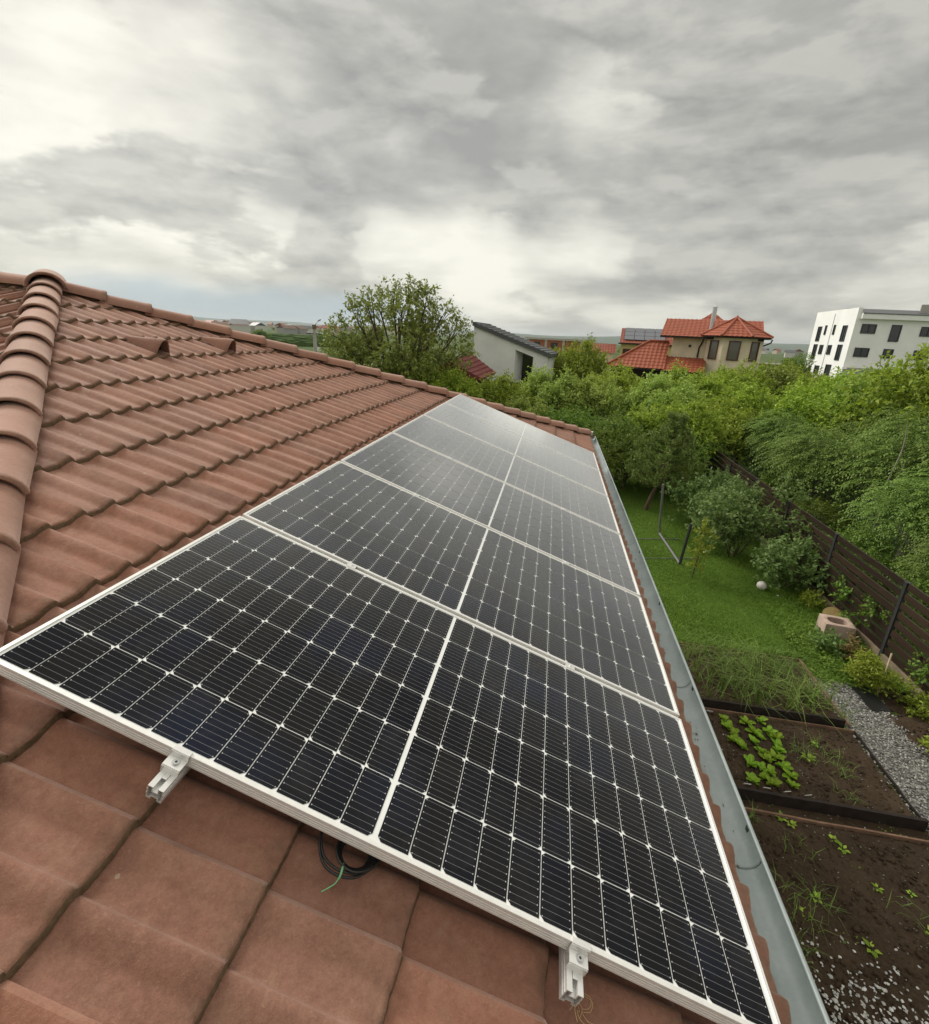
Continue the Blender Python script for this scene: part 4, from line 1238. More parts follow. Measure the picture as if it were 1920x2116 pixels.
for k, (yy, zz, lab) in enumerate([(6.55, .9, 'creeper poking through the fence at the right border'), (7.0, .55, 'creeper low on the fence right of the post'), (8.45, .75, 'creeper leaves on the middle of the fence left of the post'), (9.35, .62, 'creeper twig climbing the fence above the block'), (8.9, .25, 'broad creeper leaves at the fence foot behind the block')]):
    small_bush('creeper', lab, (7.55, yy, zz - .3), [(-.06, 0, .30, .10), (-.05, .12, .38, .09), (-.05, -.12, .24, .09), (-.05, .05, .14, .08)], 220, .06, .04, L_GRASS, .004, 'creeper', 'creepers on the fence', seed=30 + k)

# ================================================================== FENCE
fence = thing('board_fence', 'dark stained fence of horizontal boards along the right side of the garden', 'fence', (7.6, 10, 0))
FO = Vector(fence.location)
posts = [1.25, 3.5, 5.76, 8.02, 10.28, 12.57, 14.8, 17.05, 19.3]
m = MB(); m.box((7.66, 10.3, .06), (.18, 18.6, .20))
cb = part('base_wall', m, CONC, fence, off=FO)
mp_ = MB(); mp_.box((0, 0, .775), (.065, .065, 1.60)); mp_.box((0, 0, 1.58), (.075, .075, .02))
pm = mp_.mesh('post', DARKFRAME)
for y in posts:
    o = link('post', pm, fence, loc=(0.0, y - 10, -.02))
tops = [.31, .49, .67, .85, 1.03, 1.21, 1.39, 1.57]
def plank_mesh(L, seed):
    r = random.Random(seed); m = MB(); n = 6; rows = []
    for i in range(n + 1):
        t = (i / n - .5) * L; w = .003 * math.sin(i * 1.3 + seed); z = .0025 * math.sin(i * .9 + seed * 2)
        rows.append([(-.014 + w, t, -.060 + z), (.014 + w, t, -.060 + z), (.014 + w, t, .060 + z), (-.014 + w, t, .060 + z)])
    m.grid(rows, close_u=True); m.face(rows[0][::-1]); m.face(rows[-1]); return m.mesh('plank', FENCE)
PM = [plank_mesh(2.185, k) for k in range(4)]
for i in range(len(posts) - 1):
    yc = (posts[i] + posts[i + 1]) / 2
    for j, z in enumerate(tops):
        o = link('plank', PM[(i * 3 + j) % 4], fence, loc=(random.uniform(-.004, .004), yc - 10, z - .064 + random.uniform(-.006, .006)))
        o.rotation_euler = (random.uniform(-.003, .003), random.uniform(-.02, .02), 0)

# ================================================================== THINGS ON THE LAWN
bm = bmesh.new(); bmesh.ops.create_uvsphere(bm, u_segments=24, v_segments=16, radius=.105)
for v in bm.verts: v.co.z *= .93
me = bpy.data.meshes.new('ball'); bm.to_mesh(me); bm.free(); me.materials.append(BALLM); me.polygons.foreach_set('use_smooth', [True] * len(me.polygons))
o = link('ball', me); o.location = (6.46, 10.42, .10); o.rotation_euler = (.2, .1, 0)
tag(o, 'dirty white ball lying on the lawn in front of a shrub', 'ball')
scatter_stones('white_stone', [(6.72, 10.16, .02)], [.03], PEBBLE, None); bpy.data.objects['white_stone']['label'] = 'tiny white stone on the grass beside the ball'; bpy.data.objects['white_stone']['category'] = 'stone'
blk = thing('hollow_block', 'pinkish hollow concrete block standing on the grass by the fence', 'block', (7.14, 8.68, 0), R_(-8))
m = MB(); hx, hy, hz = .25, .205, .34
def ring(rx, ry, z, n=16, p=4.0):
    o_ = []
    for k in range(n):
        a = 2 * math.pi * k / n; c, s_ = math.cos(a), math.sin(a)
        f = (abs(c) ** p + abs(s_) ** p) ** (-1 / p)
        o_.append((rx * c * f, ry * s_ * f, z))
    return o_
m.grid([ring(.165, .125, .04, p=3), ring(.165, .125, hz - .004, p=3), ring(.172, .132, hz, p=3), ring(hx - .008, hy - .008, hz, p=40), ring(hx, hy, hz - .008, p=40), ring(hx, hy, 0, p=40)], close_u=True)
part('block_shell', m, BLOCKM, blk, 45)
m = MB(); m.face(ring(.17, .13, .16, p=3)); part('soil_fill', m, SOIL, blk)
m = MB(); m.tube([(0, 0, 0), (0, 0, .012)], .17, 20); m.tube([(0, 0, .012), (0, 0, .02)], .155, 20)
o = link('round_lid', m.mesh('round_lid', LIDM, 40)); o.location = (7.38, 9.28, .16); o.rotation_euler = (R_(28), R_(-24), 0)
tag(o, 'ochre round lid leaning on the kerb behind the concrete block', 'lid')
goal = thing('goal_frame', 'dark tube goal frame lying and standing on the lawn', 'goal', (4.85, 11.8, 0))
GO = Vector(goal.location)
def gp_(name, pts, r, mat=GREYMET):
    m = MB(); m.tube(pts, r, 10); part(name, m, mat, goal, 60, off=GO)
gp_('post', [(4.88, 11.31, 0), (4.98, 11.38, 1.08)], .036, DARKFRAME)
gp_('post', [(4.77, 13.36, 0), (4.62, 13.3, 1.52)], .032)
gp_('base_bar', [(4.88, 11.31, .035), (4.77, 13.36, .035)], .033)
gp_('rod', [(3.95, 12.70, .03), (5.27, 13.07, .03)], .012)
gp_('rod', [(3.9, 11.36, .03), (5.55, 11.82, .03)], .012)
m = MB(); m.tube([(6.98, 6.96, -.02), (7.05, 7.05, .33), (7.12, 7.16, .66)], [.016, .015, .013], 7)
o = link('wooden_stake', m.mesh('wooden_stake', PALEWOOD, 60)); tag(o, 'pale wooden stake leaning towards the fence by the gravel', 'stake')
m = MB(); m.grid([[(6.60 + .10 * i + random.uniform(-.02, .02), 6.45 + .16 * j + random.uniform(-.03, .03), .03 + random.uniform(0, .03)) for i in range(4)] for j in range(5)])
o = link('black_foil', m.mesh('black_foil', BLACKPL, 30)); tag(o, 'crumpled black plastic foil lying on the gravel', 'foil')
m = MB(); m.tube([(6.95, 5.55, .16), (7.25, 5.30, .14)], .010, 6); o = link('white_pipe', m.mesh('white_pipe', WHITEPL, 60)); tag(o, 'short white pipe lying among plants at the right border', 'pipe')

# ================================================================== TREES
def leafy_tree_parts(seed, n_l, rx, rz, zc, r0, r1, nleaf, L, W, mat, h0, rad, bark=BARK, up=.35, droop=0., shell=.55, n_limb=9, twigs=0, lean=(0, 0), extra=None, shoots=0):
    r = np.random.default_rng(seed)
    lumps = lump_crown(r, n_l, rx, rz, zc, r0, r1) + (extra or [])
    core = list(lumps)
    for i in range(shoots):
        l = core[r.integers(len(core))]; hx, hy = l[0] + r.normal(0, .2), l[1] + r.normal(0, .2); z0 = l[2] + l[3] * .7
        for k in range(5): lumps.append((hx + r.normal(0, .03), hy + r.normal(0, .03), z0 + .13 * k, .16 - .02 * k))
    q, u = crown_leaves(r, lumps, nleaf, L, W, up, droop, shell)
    tm = trunk_mb(r, lumps, h0, rad, lean, n_limb, twigs).mesh('trunk', bark, 60)
    return tm, leaf_mesh('crown', [(q, u, mat)])
def plant_tree(parts, name, label, cat, loc, rz, sc, group):
    t = thing(name, label, cat, loc, rz, group)
    t.scale = (sc, sc, sc) if not hasattr(sc, '__len__') else sc
    link('trunk', parts[0], t); link('crown', parts[1], t)
    return t
ORCH = [leafy_tree_parts(101, 20, 1.75, 1.45, 2.25, .42, .75, 13000, .135, .074, L_ORCH, 1.1, .09, shoots=22),
        leafy_tree_parts(102, 22, 1.70, 1.55, 2.20, .38, .70, 13000, .125, .068, L_ORCH2, 1.0, .085, up=.7, shoots=34),
        leafy_tree_parts(103, 18, 1.85, 1.35, 2.10, .45, .78, 13000, .14, .07, L_ORCH, 1.0, .09, shoots=22),
        leafy_tree_parts(104, 18, 1.60, 1.30, 1.75, .45, .72, 12000, .12, .062, L_DARK, .8, .08)]
G_ORCH = 'fruit trees in the orchard behind the garden'
for k, x, y, h, sx, lab in [
    (1, .9, 24.0, 3.7, .95, 'pale spiky-shooted fruit tree in front of the dark niche of the grey house'),
    (0, 2.6, 33.0, 5.0, .80, 'round bright green tree between the grey house and the cream house'),
    (2, -3.0, 21.5, 3.95, 1.0, 'bright rounded tree between the walnut and the grey house wall'),
    (0, -1.35, 22.5, 3.4, 1.0, 'bright green tree in front of the plinth of the grey house'),
    (1, 2.9, 23.5, 3.5, 1.05, 'pale fruit tree left of the lower red roof'),
    (0, 4.9, 27.0, 3.85, 1.1, 'fruit tree under the left corner of the lower red roof'),
    (1, 6.1, 23.2, 3.75, 1.1, 'pale fruit tree in front of the porch of the cream house'),
    (0, 8.5, 27.0, 3.95, 1.1, 'fruit tree below the cream wall with the drainpipe'),
    (2, 10.7, 30.0, 4.40, 1.05, 'fruit tree reaching up to the three tall windows'),
    (1, 13.4, 31.0, 4.30, 1.1, 'pale fruit tree right of the cream house corner'),
    (0, 16.8, 35.0, 4.15, 1.15, 'fruit tree at the foot of the white building edge'),
    (2, 15.7, 29.0, 4.3, 1.1, 'fruit tree in front of the white building corner'),
    (0, 15.2, 25.0, 4.45, 1.05, 'fruit tree below the front windows of the white building'),
    (1, 13.8, 21.0, 4.35, 1.0, 'tall pale fruit tree with bare shoots right of centre in the orchard'),
    (2, 14.0, 18.6, 5.9, .85, 'tallest fruit tree at the right border of the photo'),
    (3, 2.1, 19.6, 3.0, 1.1, 'dark fruit tree just beyond the gutter corner'),
    (3, 4.2, 19.2, 2.95, 1.1, 'dark fruit tree directly behind the young pine'),
    (0, 6.2, 19.8, 3.1, 1.1, 'front fruit tree right behind the pine top'),
    (2, 8.2, 21.6, 3.1, 1.15, 'front fruit tree behind the far end of the fence'),
    (0, 10.0, 23.4, 3.55, 1.1, 'fruit tree in the middle of the orchard mass'),
    (3, 10.4, 20.6, 3.3, 1.15, 'dark fruit tree above the end of the fence'),
    (2, 12.3, 21.6, 3.9, 1.1, 'fruit tree behind the feathery trees'),
    (1, .1, 20.5, 2.7, 1.1, 'low pale fruit tree behind the far hip of the roof'),
    (3, -1.4, 19.0, 2.6, 1.05, 'low dark fruit tree hidden behind the far hip tiles')]:
    s_ = h / 3.75
    plant_tree(ORCH[k], 'fruit_tree', lab, 'tree', (x, y, 0), (x * 3.7 + y) % 6.28, (s_ * sx, s_ * sx, s_), G_ORCH)
DK = leafy_tree_parts(110, 14, 1.25, 1.05, 1.05, .35, .6, 9000, .075, .042, L_DARK, .4, .06)
for x, y, s_, lab in [(2.9, 17.6, 1.0, 'dark bush at the left end of the lawn below the gutter'), (4.3, 17.9, 1.0, 'dark bush behind the pine trunk'), (5.7, 17.8, 1.05, 'dark bush between the pine and the fence end'), (6.7, 19.0, 1.0, 'dark bush at the far end of the fence'), (1.4, 16.6, 1.0, 'dark bush hidden behind the gutter corner')]:
    plant_tree(DK, 'hedge_bush', lab, 'bush', (x, y, 0), x * 2.3, s_, 'dark bushes closing the lawn')

for y, s_, lab in [(6.6, .62, 'low dark bush added behind the fence gaps at the right border'), (8.9, .62, 'low dark bush added behind the fence gaps above the hollow block'), (11.2, .66, 'low dark bush added behind the fence gaps beside the round shrub'), (13.6, .66, 'low dark bush added behind the gaps by the middle fence posts'), (16.0, .68, 'low dark bush added behind the gaps by the far fence posts')]:
    plant_tree(DK, 'hedge_bush', lab, 'bush', (8.75, y, 0), y * 1.7, (s_, s_ * 1.5, s_), 'low bushes added to darken the fence gaps')  # bushes added so that the gaps between the boards look dark
# ---- feathery drooping trees beyond the fence
def feathery(seed, lumps, n, L=.62):
    r = np.random.default_rng(seed); lumps = np.asarray(lumps); p = lumps[:, 3] ** 2; p /= p.sum()
    li = r.choice(len(lumps), n, p=p); d = rand_dirs(r, n); d[:, 2] = d[:, 2] * .8 + .25; d = unit(d)
    c0 = lumps[li, :3] + d * (lumps[li, 3] * r.uniform(.5, 1.0, n))[:, None]
    h = unit(d * np.array([1, 1, .25]) + rand_dirs(r, n) * .35); ln = L * r.uniform(.6, 1.25, n)
    Q = []; T = []
    K = 8
    for j in range(K):
        f = (j + .4) / K
        pos = c0 + h * (ln * f)[:, None] + np.array([0, 0, 1.]) * (ln * (.18 * f - .62 * f * f))[:, None]
        ax = unit(h + np.array([0, 0, .18 - 1.24 * f]))
        side = unit(np.cross(ax, np.array([0, 0, 1.])))
        for s_ in (-1, 1):
            a = unit(ax * .85 + side * s_ * .75 + rand_dirs(r, n) * .25 + np.array([0, 0, -.2]))
            Q.append(leaf_arrays(pos, a, np.array([0, 0, 1.]) + rand_dirs(r, n) * .4, .135 * r.uniform(.7, 1.2, n) * (1.05 - .5 * f), .030 * r.uniform(.8, 1.3, n)))
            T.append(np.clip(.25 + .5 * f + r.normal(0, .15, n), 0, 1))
    q = np.concatenate(Q); u = np.concatenate(T)
    return q, u
def feather_parts(seed, nl, rx, rz, zc, n):
    r = np.random.default_rng(seed); lumps = lump_crown(r, nl, rx, rz, zc, .45, .85)
    q, u = feathery(seed + 1, lumps, n)
    return trunk_mb(r, lumps, 1.1, .07, (.05, .03), 12, 1).mesh('trunk', PALEBARK, 60), leaf_mesh('crown', [(q, u, L_FEA)])
FE = [feather_parts(201, 18, 1.55, 1.5, 2.1, 1250), feather_parts(202, 18, 1.65, 1.6, 2.0, 1250)]
for k, x, y, h, sx, lab in [
    (0, 9.7, 15.6, 3.5, 1.0, 'feathery tree overhanging the middle of the fence'),
    (1, 11.0, 13.4, 4.2, 1.0, 'feathery tree with a pale bare stem near the right border'),
    (0, 10.2, 19.3, 3.5, 1.0, 'feathery tree beyond the far fence posts'),
    (1, 9.9, 11.2, 3.3, .95, 'low feathery tree drooping over the fence at the right'),
    (0, 12.4, 17.4, 4.3, 1.0, 'feathery tree behind the other feathery ones'),
    (1, 9.3, 9.0, 2.5, .85, 'small feathery tree behind the nearest visible fence boards'),
    (1, 12.2, 11.6, 4.2, 1.0, 'feathery tree cut by the right border of the photo')]:
    s_ = h / 3.75
    plant_tree(FE[k], 'feathery_tree', lab, 'tree', (x, y, 0), (x * 5.1 + y) % 6.28, (s_ * sx, s_ * sx, s_), 'feathery trees beyond the fence')
m = MB(); m.tube(smooth_path([(0, 0, 0), (.05, .02, 1.0), (-.02, 0, 2.1), (.08, .0, 3.1), (.02, .02, 3.75)], 5), [.035 - .0014 * i for i in range(21)], 6)
m.tube(smooth_path([(0, 0, 1.9), (.2, .05, 2.4), (.28, .05, 2.9)], 4), [.018 - .0015 * i for i in range(9)], 5)
o = link('bare_stem', m.mesh('bare_stem', PALEBARK, 60)); o.location = (9.6, 12.5, 0); tag(o, 'thin pale bare stem standing among the feathery trees', 'dead tree')

# ---- young pine on the lawn
def pine():
    r = np.random.default_rng(303); t = thing('pine_tree', 'young pine with pale upright candles at the back of the lawn', 'tree', (4.74, 15.6, 0))
    m = MB(); m.tube(smooth_path([(0, 0, -.03), (.12, 0, .5), (.32, .02, 1.2), (.46, 0, 2.2), (.5, 0, 3.1)], 5), [.075 - .003 * i for i in range(21)], 8)
    C = []; A = []; CC = []
    for w in range(9):
        z = .85 + w * .27; cx = .22 + .10 * w * .35; R = (.85 + .30 * math.sin(w * .55 + .4)) * (1.12 - w * .085)
        nb = 8 if w < 6 else 6
        for b in range(nb):
            a = b * 2 * math.pi / nb + w * .7 + r.uniform(-.25, .25); ln = R * r.uniform(.75, 1.15)
            dv = np.array([math.cos(a), math.sin(a), 0]); tip = np.array([cx, 0, z]) + dv * ln + np.array([0, 0, ln * .52])
            p0 = np.array([cx, 0, z]); pm = p0 + dv * ln * .55 + np.array([0, 0, ln * .08])
            m.tube([tuple(p0), tuple(pm), tuple(tip)], [.016, .011, .005], 4, False)
            for f in np.linspace(.25, 1, 9):
                pos = (1 - f) ** 2 * p0 + 2 * f * (1 - f) * pm + f * f * tip
                for _ in range(3):
                    off = rand_dirs(r, 1)[0] * .10 * f
                    C.append(pos + off); A.append(dv * .7 + np.array([0, 0, .55]))
            CC.append(tip)
    CC += [np.array([.5 + dx, dy, 3.05]) for dx, dy in ((0, 0), (.06, .03), (-.06, .02), (.02, -.06))]
    part('trunk', m, PINEBARK, t, 60)
    C = np.repeat(np.array(C), 22, 0); A = np.repeat(np.array(A), 22, 0); n = len(C)
    A = unit(A + rand_dirs(r, n) * .95); C = C + A * .01
    q1 = leaf_arrays(C, A, rand_dirs(r, n), .085 * r.uniform(.7, 1.2, n), np.full(n, .018)); u1 = r.random(n)
    CC = np.array(CC); k = len(CC); CR = np.repeat(CC, 4, 0); n2 = len(CR)
    q2 = leaf_arrays(CR, np.array([0, 0, 1.]) + rand_dirs(r, n2) * .12, rand_dirs(r, n2), .17 * r.uniform(.5, 1.2, n2), np.full(n2, .030)); u2 = r.random(n2)
    link('needles', leaf_mesh('needles', [(q1, u1, L_PINE)]), t); link('candles', leaf_mesh('candles', [(q2, u2, L_CAND)]), t)
pine()

# ---- walnut tree left of the grey house
rw_ = np.random.default_rng(404)
wl = [(-2.2, .2, 6.1, .62), (-1.5, -.5, 6.4, .6), (-.4, .3, 7.0, .6), (.4, 0, 7.15, .55), (1.1, -.3, 6.7, .6), (1.9, .2, 6.2, .65), (2.6, 0, 5.4, .6), (-2.8, 0, 5.0, .65), (-3.0, .3, 4.0, .7), (2.9, .4, 4.5, .65), (0, -1.2, 6.2, .6), (-1.0, 1.2, 6.3, .6), (1.2, 1.0, 6.1, .6)]
for _ in range(34):
    d = rand_dirs(rw_, 1)[0]; wl.append((d[0] * 2.5 * rw_.uniform(.4, 1), d[1] * 2.3, 4.2 + d[2] * 2.1 * rw_.uniform(.5, 1), rw_.uniform(.42, .72)))
q, u = crown_leaves(rw_, wl, 19000, .16, .085, .2, .2, .45)
tm = trunk_mb(rw_, wl, 2.1, .17, (.1, 0), None, 4).mesh('trunk', BARK, 60)
plant_tree((tm, leaf_mesh('crown', [(q, u, L_WAL)])), 'walnut_tree', 'big olive-brown tree with airy crown left of the grey house', 'tree', (-5.72, 22.14, 0), R_(17), .97, None)

# ================================================================== FAR BUILDINGS (each in its own frame: x to the right, y away, z up)
def frame(name, label, cat, az, D, group=None):
    a = R_(az)
    return thing(name, label, cat, (CAMPOS.x + D * math.sin(a), CAMPOS.y + D * math.cos(a), 0), -a, group)
def poly(m, pts): m.face([Vector(p) for p in pts])
def prism(m, plan, z0, z1):
    n = len(plan)
    for i in range(n):
        a, b = plan[i], plan[(i + 1) % n]
        m.face([(a[0], a[1], z0), (b[0], b[1], z0), (b[0], b[1], z1), (a[0], a[1], z1)])
    m.face([(x, y, z1) for x, y in plan]); m.face([(x, y, z0) for x, y in plan[::-1]])
def tiled(m, o, along, up, L, top, row=.36, per=.30, amp=.026):
    """tiled roof face: o lower left corner, unit vectors along and up the slope, top(t) slope length at t"""
    o = Vector(o); along = Vector(along).normalized(); up = Vector(up).normalized(); nrm = along.cross(up).normalized()
    if nrm.z < 0: nrm = -nrm
    ns = 6; n = max(2, int(L / per * ns)); uvb = random.uniform(0, 40)
    cols = []
    hmax = max(top(L * i / n) for i in range(n + 1)); nr = max(1, int(math.ceil(hmax / row)))
    for k in range(nr):
        for i in range(n):
            t0, t1 = L * i / n, L * (i + 1) / n
            h0a, h1a = min(top(t0), k * row), min(top(t0), (k + 1) * row); h0b, h1b = min(top(t1), k * row), min(top(t1), (k + 1) * row)
            if h1a - h0a < .004 and h1b - h0b < .004: continue
            za = amp * (.5 + .5 * math.cos(2 * math.pi * t0 / per)) ** 1.4; zb = amp * (.5 + .5 * math.cos(2 * math.pi * t1 / per)) ** 1.4
            P = [o + along * t0 + up * h0a + nrm * (za + .022), o + along * t1 + up * h0b + nrm * (zb + .022), o + along * t1 + up * h1b + nrm * zb, o + along * t0 + up * h1a + nrm * za]
            m.face(P, [(t0 + uvb, h0a), (t1 + uvb, h0b), (t1 + uvb, h1b), (t0 + uvb, h1a)])
            m.face([P[0] - nrm * .03, P[1] - nrm * .03, P[1], P[0]], [(t0 + uvb, h0a)] * 4)
def window(parent, c, w, h, right, fmat=WINFRAME, gmat=GLASS, mull=1, depth=.06, sill=None):
    """window in a wall: c centre on the wall face, right = wall direction; frame is the part, pane and mullion below it"""
    r = Vector(right).normalized(); out_ = Vector((r.y, -r.x, 0)); up = Vector((0, 0, 1)); c = Vector(c)
    M = Matrix(((r.x, -out_.x, 0, c.x), (r.y, -out_.y, 0, c.y), (0, 0, 1, c.z), (0, 0, 0, 1)))
    m = MB(); f = .07
    for (x, z, dx, dz) in ((0, h / 2 - f / 2, w, f), (0, -h / 2 + f / 2, w, f), (-w / 2 + f / 2, 0, f, h - 2 * f), (w / 2 - f / 2, 0, f, h - 2 * f)):
        m.box((x, -.005, z), (dx, .10, dz))
    for k in range(mull):
        m.box((-w / 2 + w * (k + 1) / (mull + 1), -.005, 0), (.05, .08, h - 2 * f))
    fo = link('window', m.mesh('window', fmat), parent, M=M)
    g = MB(); g.box((0, .012, 0), (w - .12, .02, h - .12)); link('pane', g.mesh('pane', gmat), fo)
    if sill:
        s_ = MB(); s_.box((0, -.06, -h / 2 - .03), (w + .1, .14, .05)); link('sill', s_.mesh('sill', sill), fo)
    return fo

# ---- cream house with orange-red roofs
H = frame('cream_house', 'cream house with orange-red tiled roofs and a polygonal bay of three tall windows', 'house', 15, 40)
m = MB()
prism(m, [(-2.35, .9), (3.2, .9), (3.2, 7.5), (-2.6, 7.5)], 0, 5.98)
m.face([(-2.35, .9, 5.98), (-2.6, 7.5, 5.98), (-2.5, 3.9, 7.2)])
part('wall', m, PLASTER, H)
BC = (1.68, 1.35); BR = 1.90
oct_ = [(BC[0] + BR * math.cos(R_(22.5 + 45 * k)) , BC[1] + BR * math.sin(R_(22.5 + 45 * k))) for k in range(8)]
m = MB(); prism(m, oct_, 0, 5.92); part('bay_wall', m, PLASTER, H)
m = MB()
oc2 = [(BC[0] + 2.42 * math.cos(R_(22.5 + 45 * k)), BC[1] + 2.42 * math.sin(R_(22.5 + 45 * k))) for k in range(8)]
ap = Vector((BC[0] - .12, BC[1], 7.28))
for k in range(8):
    a = Vector((*oc2[k], 6.02)); b = Vector((*oc2[(k + 1) % 8], 6.02)); mid = (a + b) / 2; L = (b - a).length; Hs = (ap - mid).length
    al = (b - a).normalized(); upv = (ap - mid).normalized()
    tiled(m, a, al, upv, L, lambda t, L=L, Hs=Hs: Hs * (1 - abs(2 * t / L - 1)))
part('bay_roof', m, REDROOF, H)
m = MB()
for k in range(8):
    a = Vector((*oc2[k], 6.06)); m.tube([a, ap + Vector((0, 0, .05))], .075, 8)
m.tube([ap, ap + Vector((0, 0, .16))], [.13, .05], 8)
part('ridge_tile_line', m, REDROOF, H, 60)
m = MB(); prism(m, [(x * 1 + 0, y) for x, y in [(BC[0] + 2.34 * math.cos(R_(22.5 + 45 * k)), BC[1] + 2.34 * math.sin(R_(22.5 + 45 * k))) for k in range(8)]], 5.93, 6.00); part('soffit', m, DARKWOOD, H)
# main roof: gable verge on the left, slope towards us
m = MB()
up_ = Vector((0, 3.7, 1.33)).normalized(); Ls = math.hypot(3.7, 1.33)
tiled(m, (-3.2, .25, 5.90), (1, 0, 0), up_, 6.6, lambda t: Ls)
tiled(m, (3.4, 7.65, 5.90), (-1, 0, 0), Vector((0, -3.7, 1.33)), 6.6, lambda t: Ls)
tiled(m, (-2.1, 5.0, 6.3), (1, 0, 0), Vector((0, 1.8, 1.62)), 4.2, lambda t: 2.42 * (1 - abs(t / 2.1 - 1)))
tiled(m, (-2.1, 8.6, 6.3), (0, -1, 0), Vector((2.1, 0, 1.62)), 3.6, lambda t: 2.6 * (1 - abs(t / 1.8 - 1)))
tiled(m, (2.1, 5.0, 6.3), (0, 1, 0), Vector((-2.1, 0, 1.62)), 3.6, lambda t: 2.6 * (1 - abs(t / 1.8 - 1)))
part('roof', m, REDROOF, H)
m = MB(); m.box((0.1, .27, 5.86), (6.6, .10, .14)); m.face([(-3.17, .25, 5.86), (-3.17, 3.95, 7.18), (-3.17, 3.95, 7.0), (-3.17, .25, 5.70)]); m.face([(-3.17, 3.95, 7.18), (-3.17, 7.6, 5.86), (-3.17, 7.6, 5.70), (-3.17, 3.95, 7.0)])
m.face([(-3.17, .3, 5.78), (-3.17, 3.95, 7.08), (-2.4, 3.95, 7.08), (-2.4, .3, 5.78)])
part('verge_board', m, DARKWOOD, H)
# lower hip roof and porch roof
m = MB()
lowL = 4.1; up2 = Vector((0, 2.4, 1.86)).normalized(); S2 = math.hypot(2.4, 1.86)
tiled(m, (-6.65, -.9, 3.60), (1, 0, 0), up2, lowL, lambda t: min(S2, t / 2.65 * S2))
tiled(m, (-6.65, 4.5, 3.60), (0, -1, 0), Vector((2.65, 0, 1.86)), 5.4, lambda t: 3.24 * (1 - abs(t / 2.7 - 1)))
tiled(m, (-2.52, -1.15, 3.52), (1, 0, 0), Vector((0, 2.0, .95)), 2.62, lambda t: 2.2)
part('lower_roof', m, REDROOF, H)
m = MB(); m.tube([(-6.62, -.9, 3.66), (-4.0, 1.5, 5.5)], .09, 8); m.tube([(-4.0, 1.5, 5.52), (-2.6, 1.5, 5.52)], .09, 8); m.tube([(-2.53, -1.1, 3.58), (-2.53, .85, 4.52)], .07, 8); part('ridge_tile_line', m, REDROOF, H, 60)
m = MB(); m.box((-4.6, -.86, 3.55), (4.1, .08, .14)); m.box((-1.2, -1.1, 3.47), (2.62, .08, .13)); m.box((-4.4, .3, 3.0), (3.9, .12, 1.1)); m.box((-1.3, .5, 2.2), (2.3, .10, 2.6)); part('porch_wall', m, DARKWOOD, H)
m = MB(); m.box((-2.36, -.8, 1.75), (.16, .16, 3.4)); part('porch_post', m, WHITEPL, H)
m = MB(); m.tube([(-.32, .22, 5.82), (-.34, .75, 5.6), (-.50, .82, 5.2), (-.52, .82, 4.5)], .055, 8); part('downpipe', m, DARKWOOD, H, 60)
m = MB(); m.tube([(3.95, 1.0, 5.94), (3.9, 1.0, 5.72), (3.45, 1.1, 5.48), (3.42, 1.2, 5.2), (3.42, 1.2, 0)], .05, 8); part('downpipe', m, DARKFRAME, H, 60)
m = MB(); m.tube([(.05, 1.6, 6.3), (.05, 1.6, 7.95)], .15, 12); m.tube([(.05, 1.6, 7.98), (.05, 1.6, 8.1)], [.21, .06], 12); part('chimney_pipe', m, STEEL, H, 60)
m = MB(); m.tube([(-1.13, .80, 5.28), (-1.13, .91, 5.28)], .10, 10); part('wall_vent', m, DARKFRAME, H)
# three tall windows on the facets of the bay
fr_ = lambda a, z, dr=.012: (BC[0] + (BR * math.cos(R_(22.5)) + dr) * math.cos(R_(a)), BC[1] + (BR * math.cos(R_(22.5)) + dr) * math.sin(R_(a)), z)
for a, w in ((225, .72), (270, .74), (315, .72)):
    window(H, fr_(a, 5.10), w, 1.28, (-math.sin(R_(a)), math.cos(R_(a)), 0), WINFRAME, CURTAIN, 0)

# ---- white block of flats
B = frame('white_building', 'white three-storey building with flat roof and dark windows at the right border', 'building', 29, 62)
cr_ = Vector((-2.77, 0, 0)); dl = Vector((-.50, .866, 0)); dr = Vector((.886, .464, 0))
LW, FW = 7.6, 9.5
P0 = cr_; P1 = cr_ + dl * LW; P2 = cr_ + dr * FW
m = MB()
hs = [(0, 9.5), (3.9, 9.5), (3.9, 9.38), (LW, 9.38)]
prism(m, [(P0.x, P0.y), (P2.x, P2.y), (P2.x + dl.x * LW, P2.y + dl.y * LW), (P1.x, P1.y)], 0, 9.05)
# parapet of the side wing
a = P0; b = P0 + dl * LW; th = dr * .35
m.face([a + Vector((0, 0, 9.05)), b + Vector((0, 0, 9.05)), b + Vector((0, 0, 9.42)), a + Vector((0, 0, 9.50))]); m.face([a + th + Vector((0, 0, 9.05)), a + th + Vector((0, 0, 9.50)), b + th + Vector((0, 0, 9.42)), b + th + Vector((0, 0, 9.05))])
m.face([a + Vector((0, 0, 9.50)), b + Vector((0, 0, 9.42)), b + th + Vector((0, 0, 9.42)), a + th + Vector((0, 0, 9.50))]); m.face([a + Vector((0, 0, 9.05)), a + Vector((0, 0, 9.5)), a + th + Vector((0, 0, 9.5)), a + th + Vector((0, 0, 9.05))])
part('wall', m, WHITEWALL, B)
m = MB(); p = P0 + dl * 3.9 - dr * .02; m.box((p.x, p.y, 4.6), (.10, .10, 9.1), Matrix.Rotation(math.atan2(dl.y, dl.x), 3, 'Z')); part('pilaster', m, WHITEWALL, B)
m = MB()
e0 = P0 + dr * .30 - dl * .35; e1 = P2 - dl * .35; e2 = P2 + dl * 3; e3 = P0 + dr * .36 + dl * 3
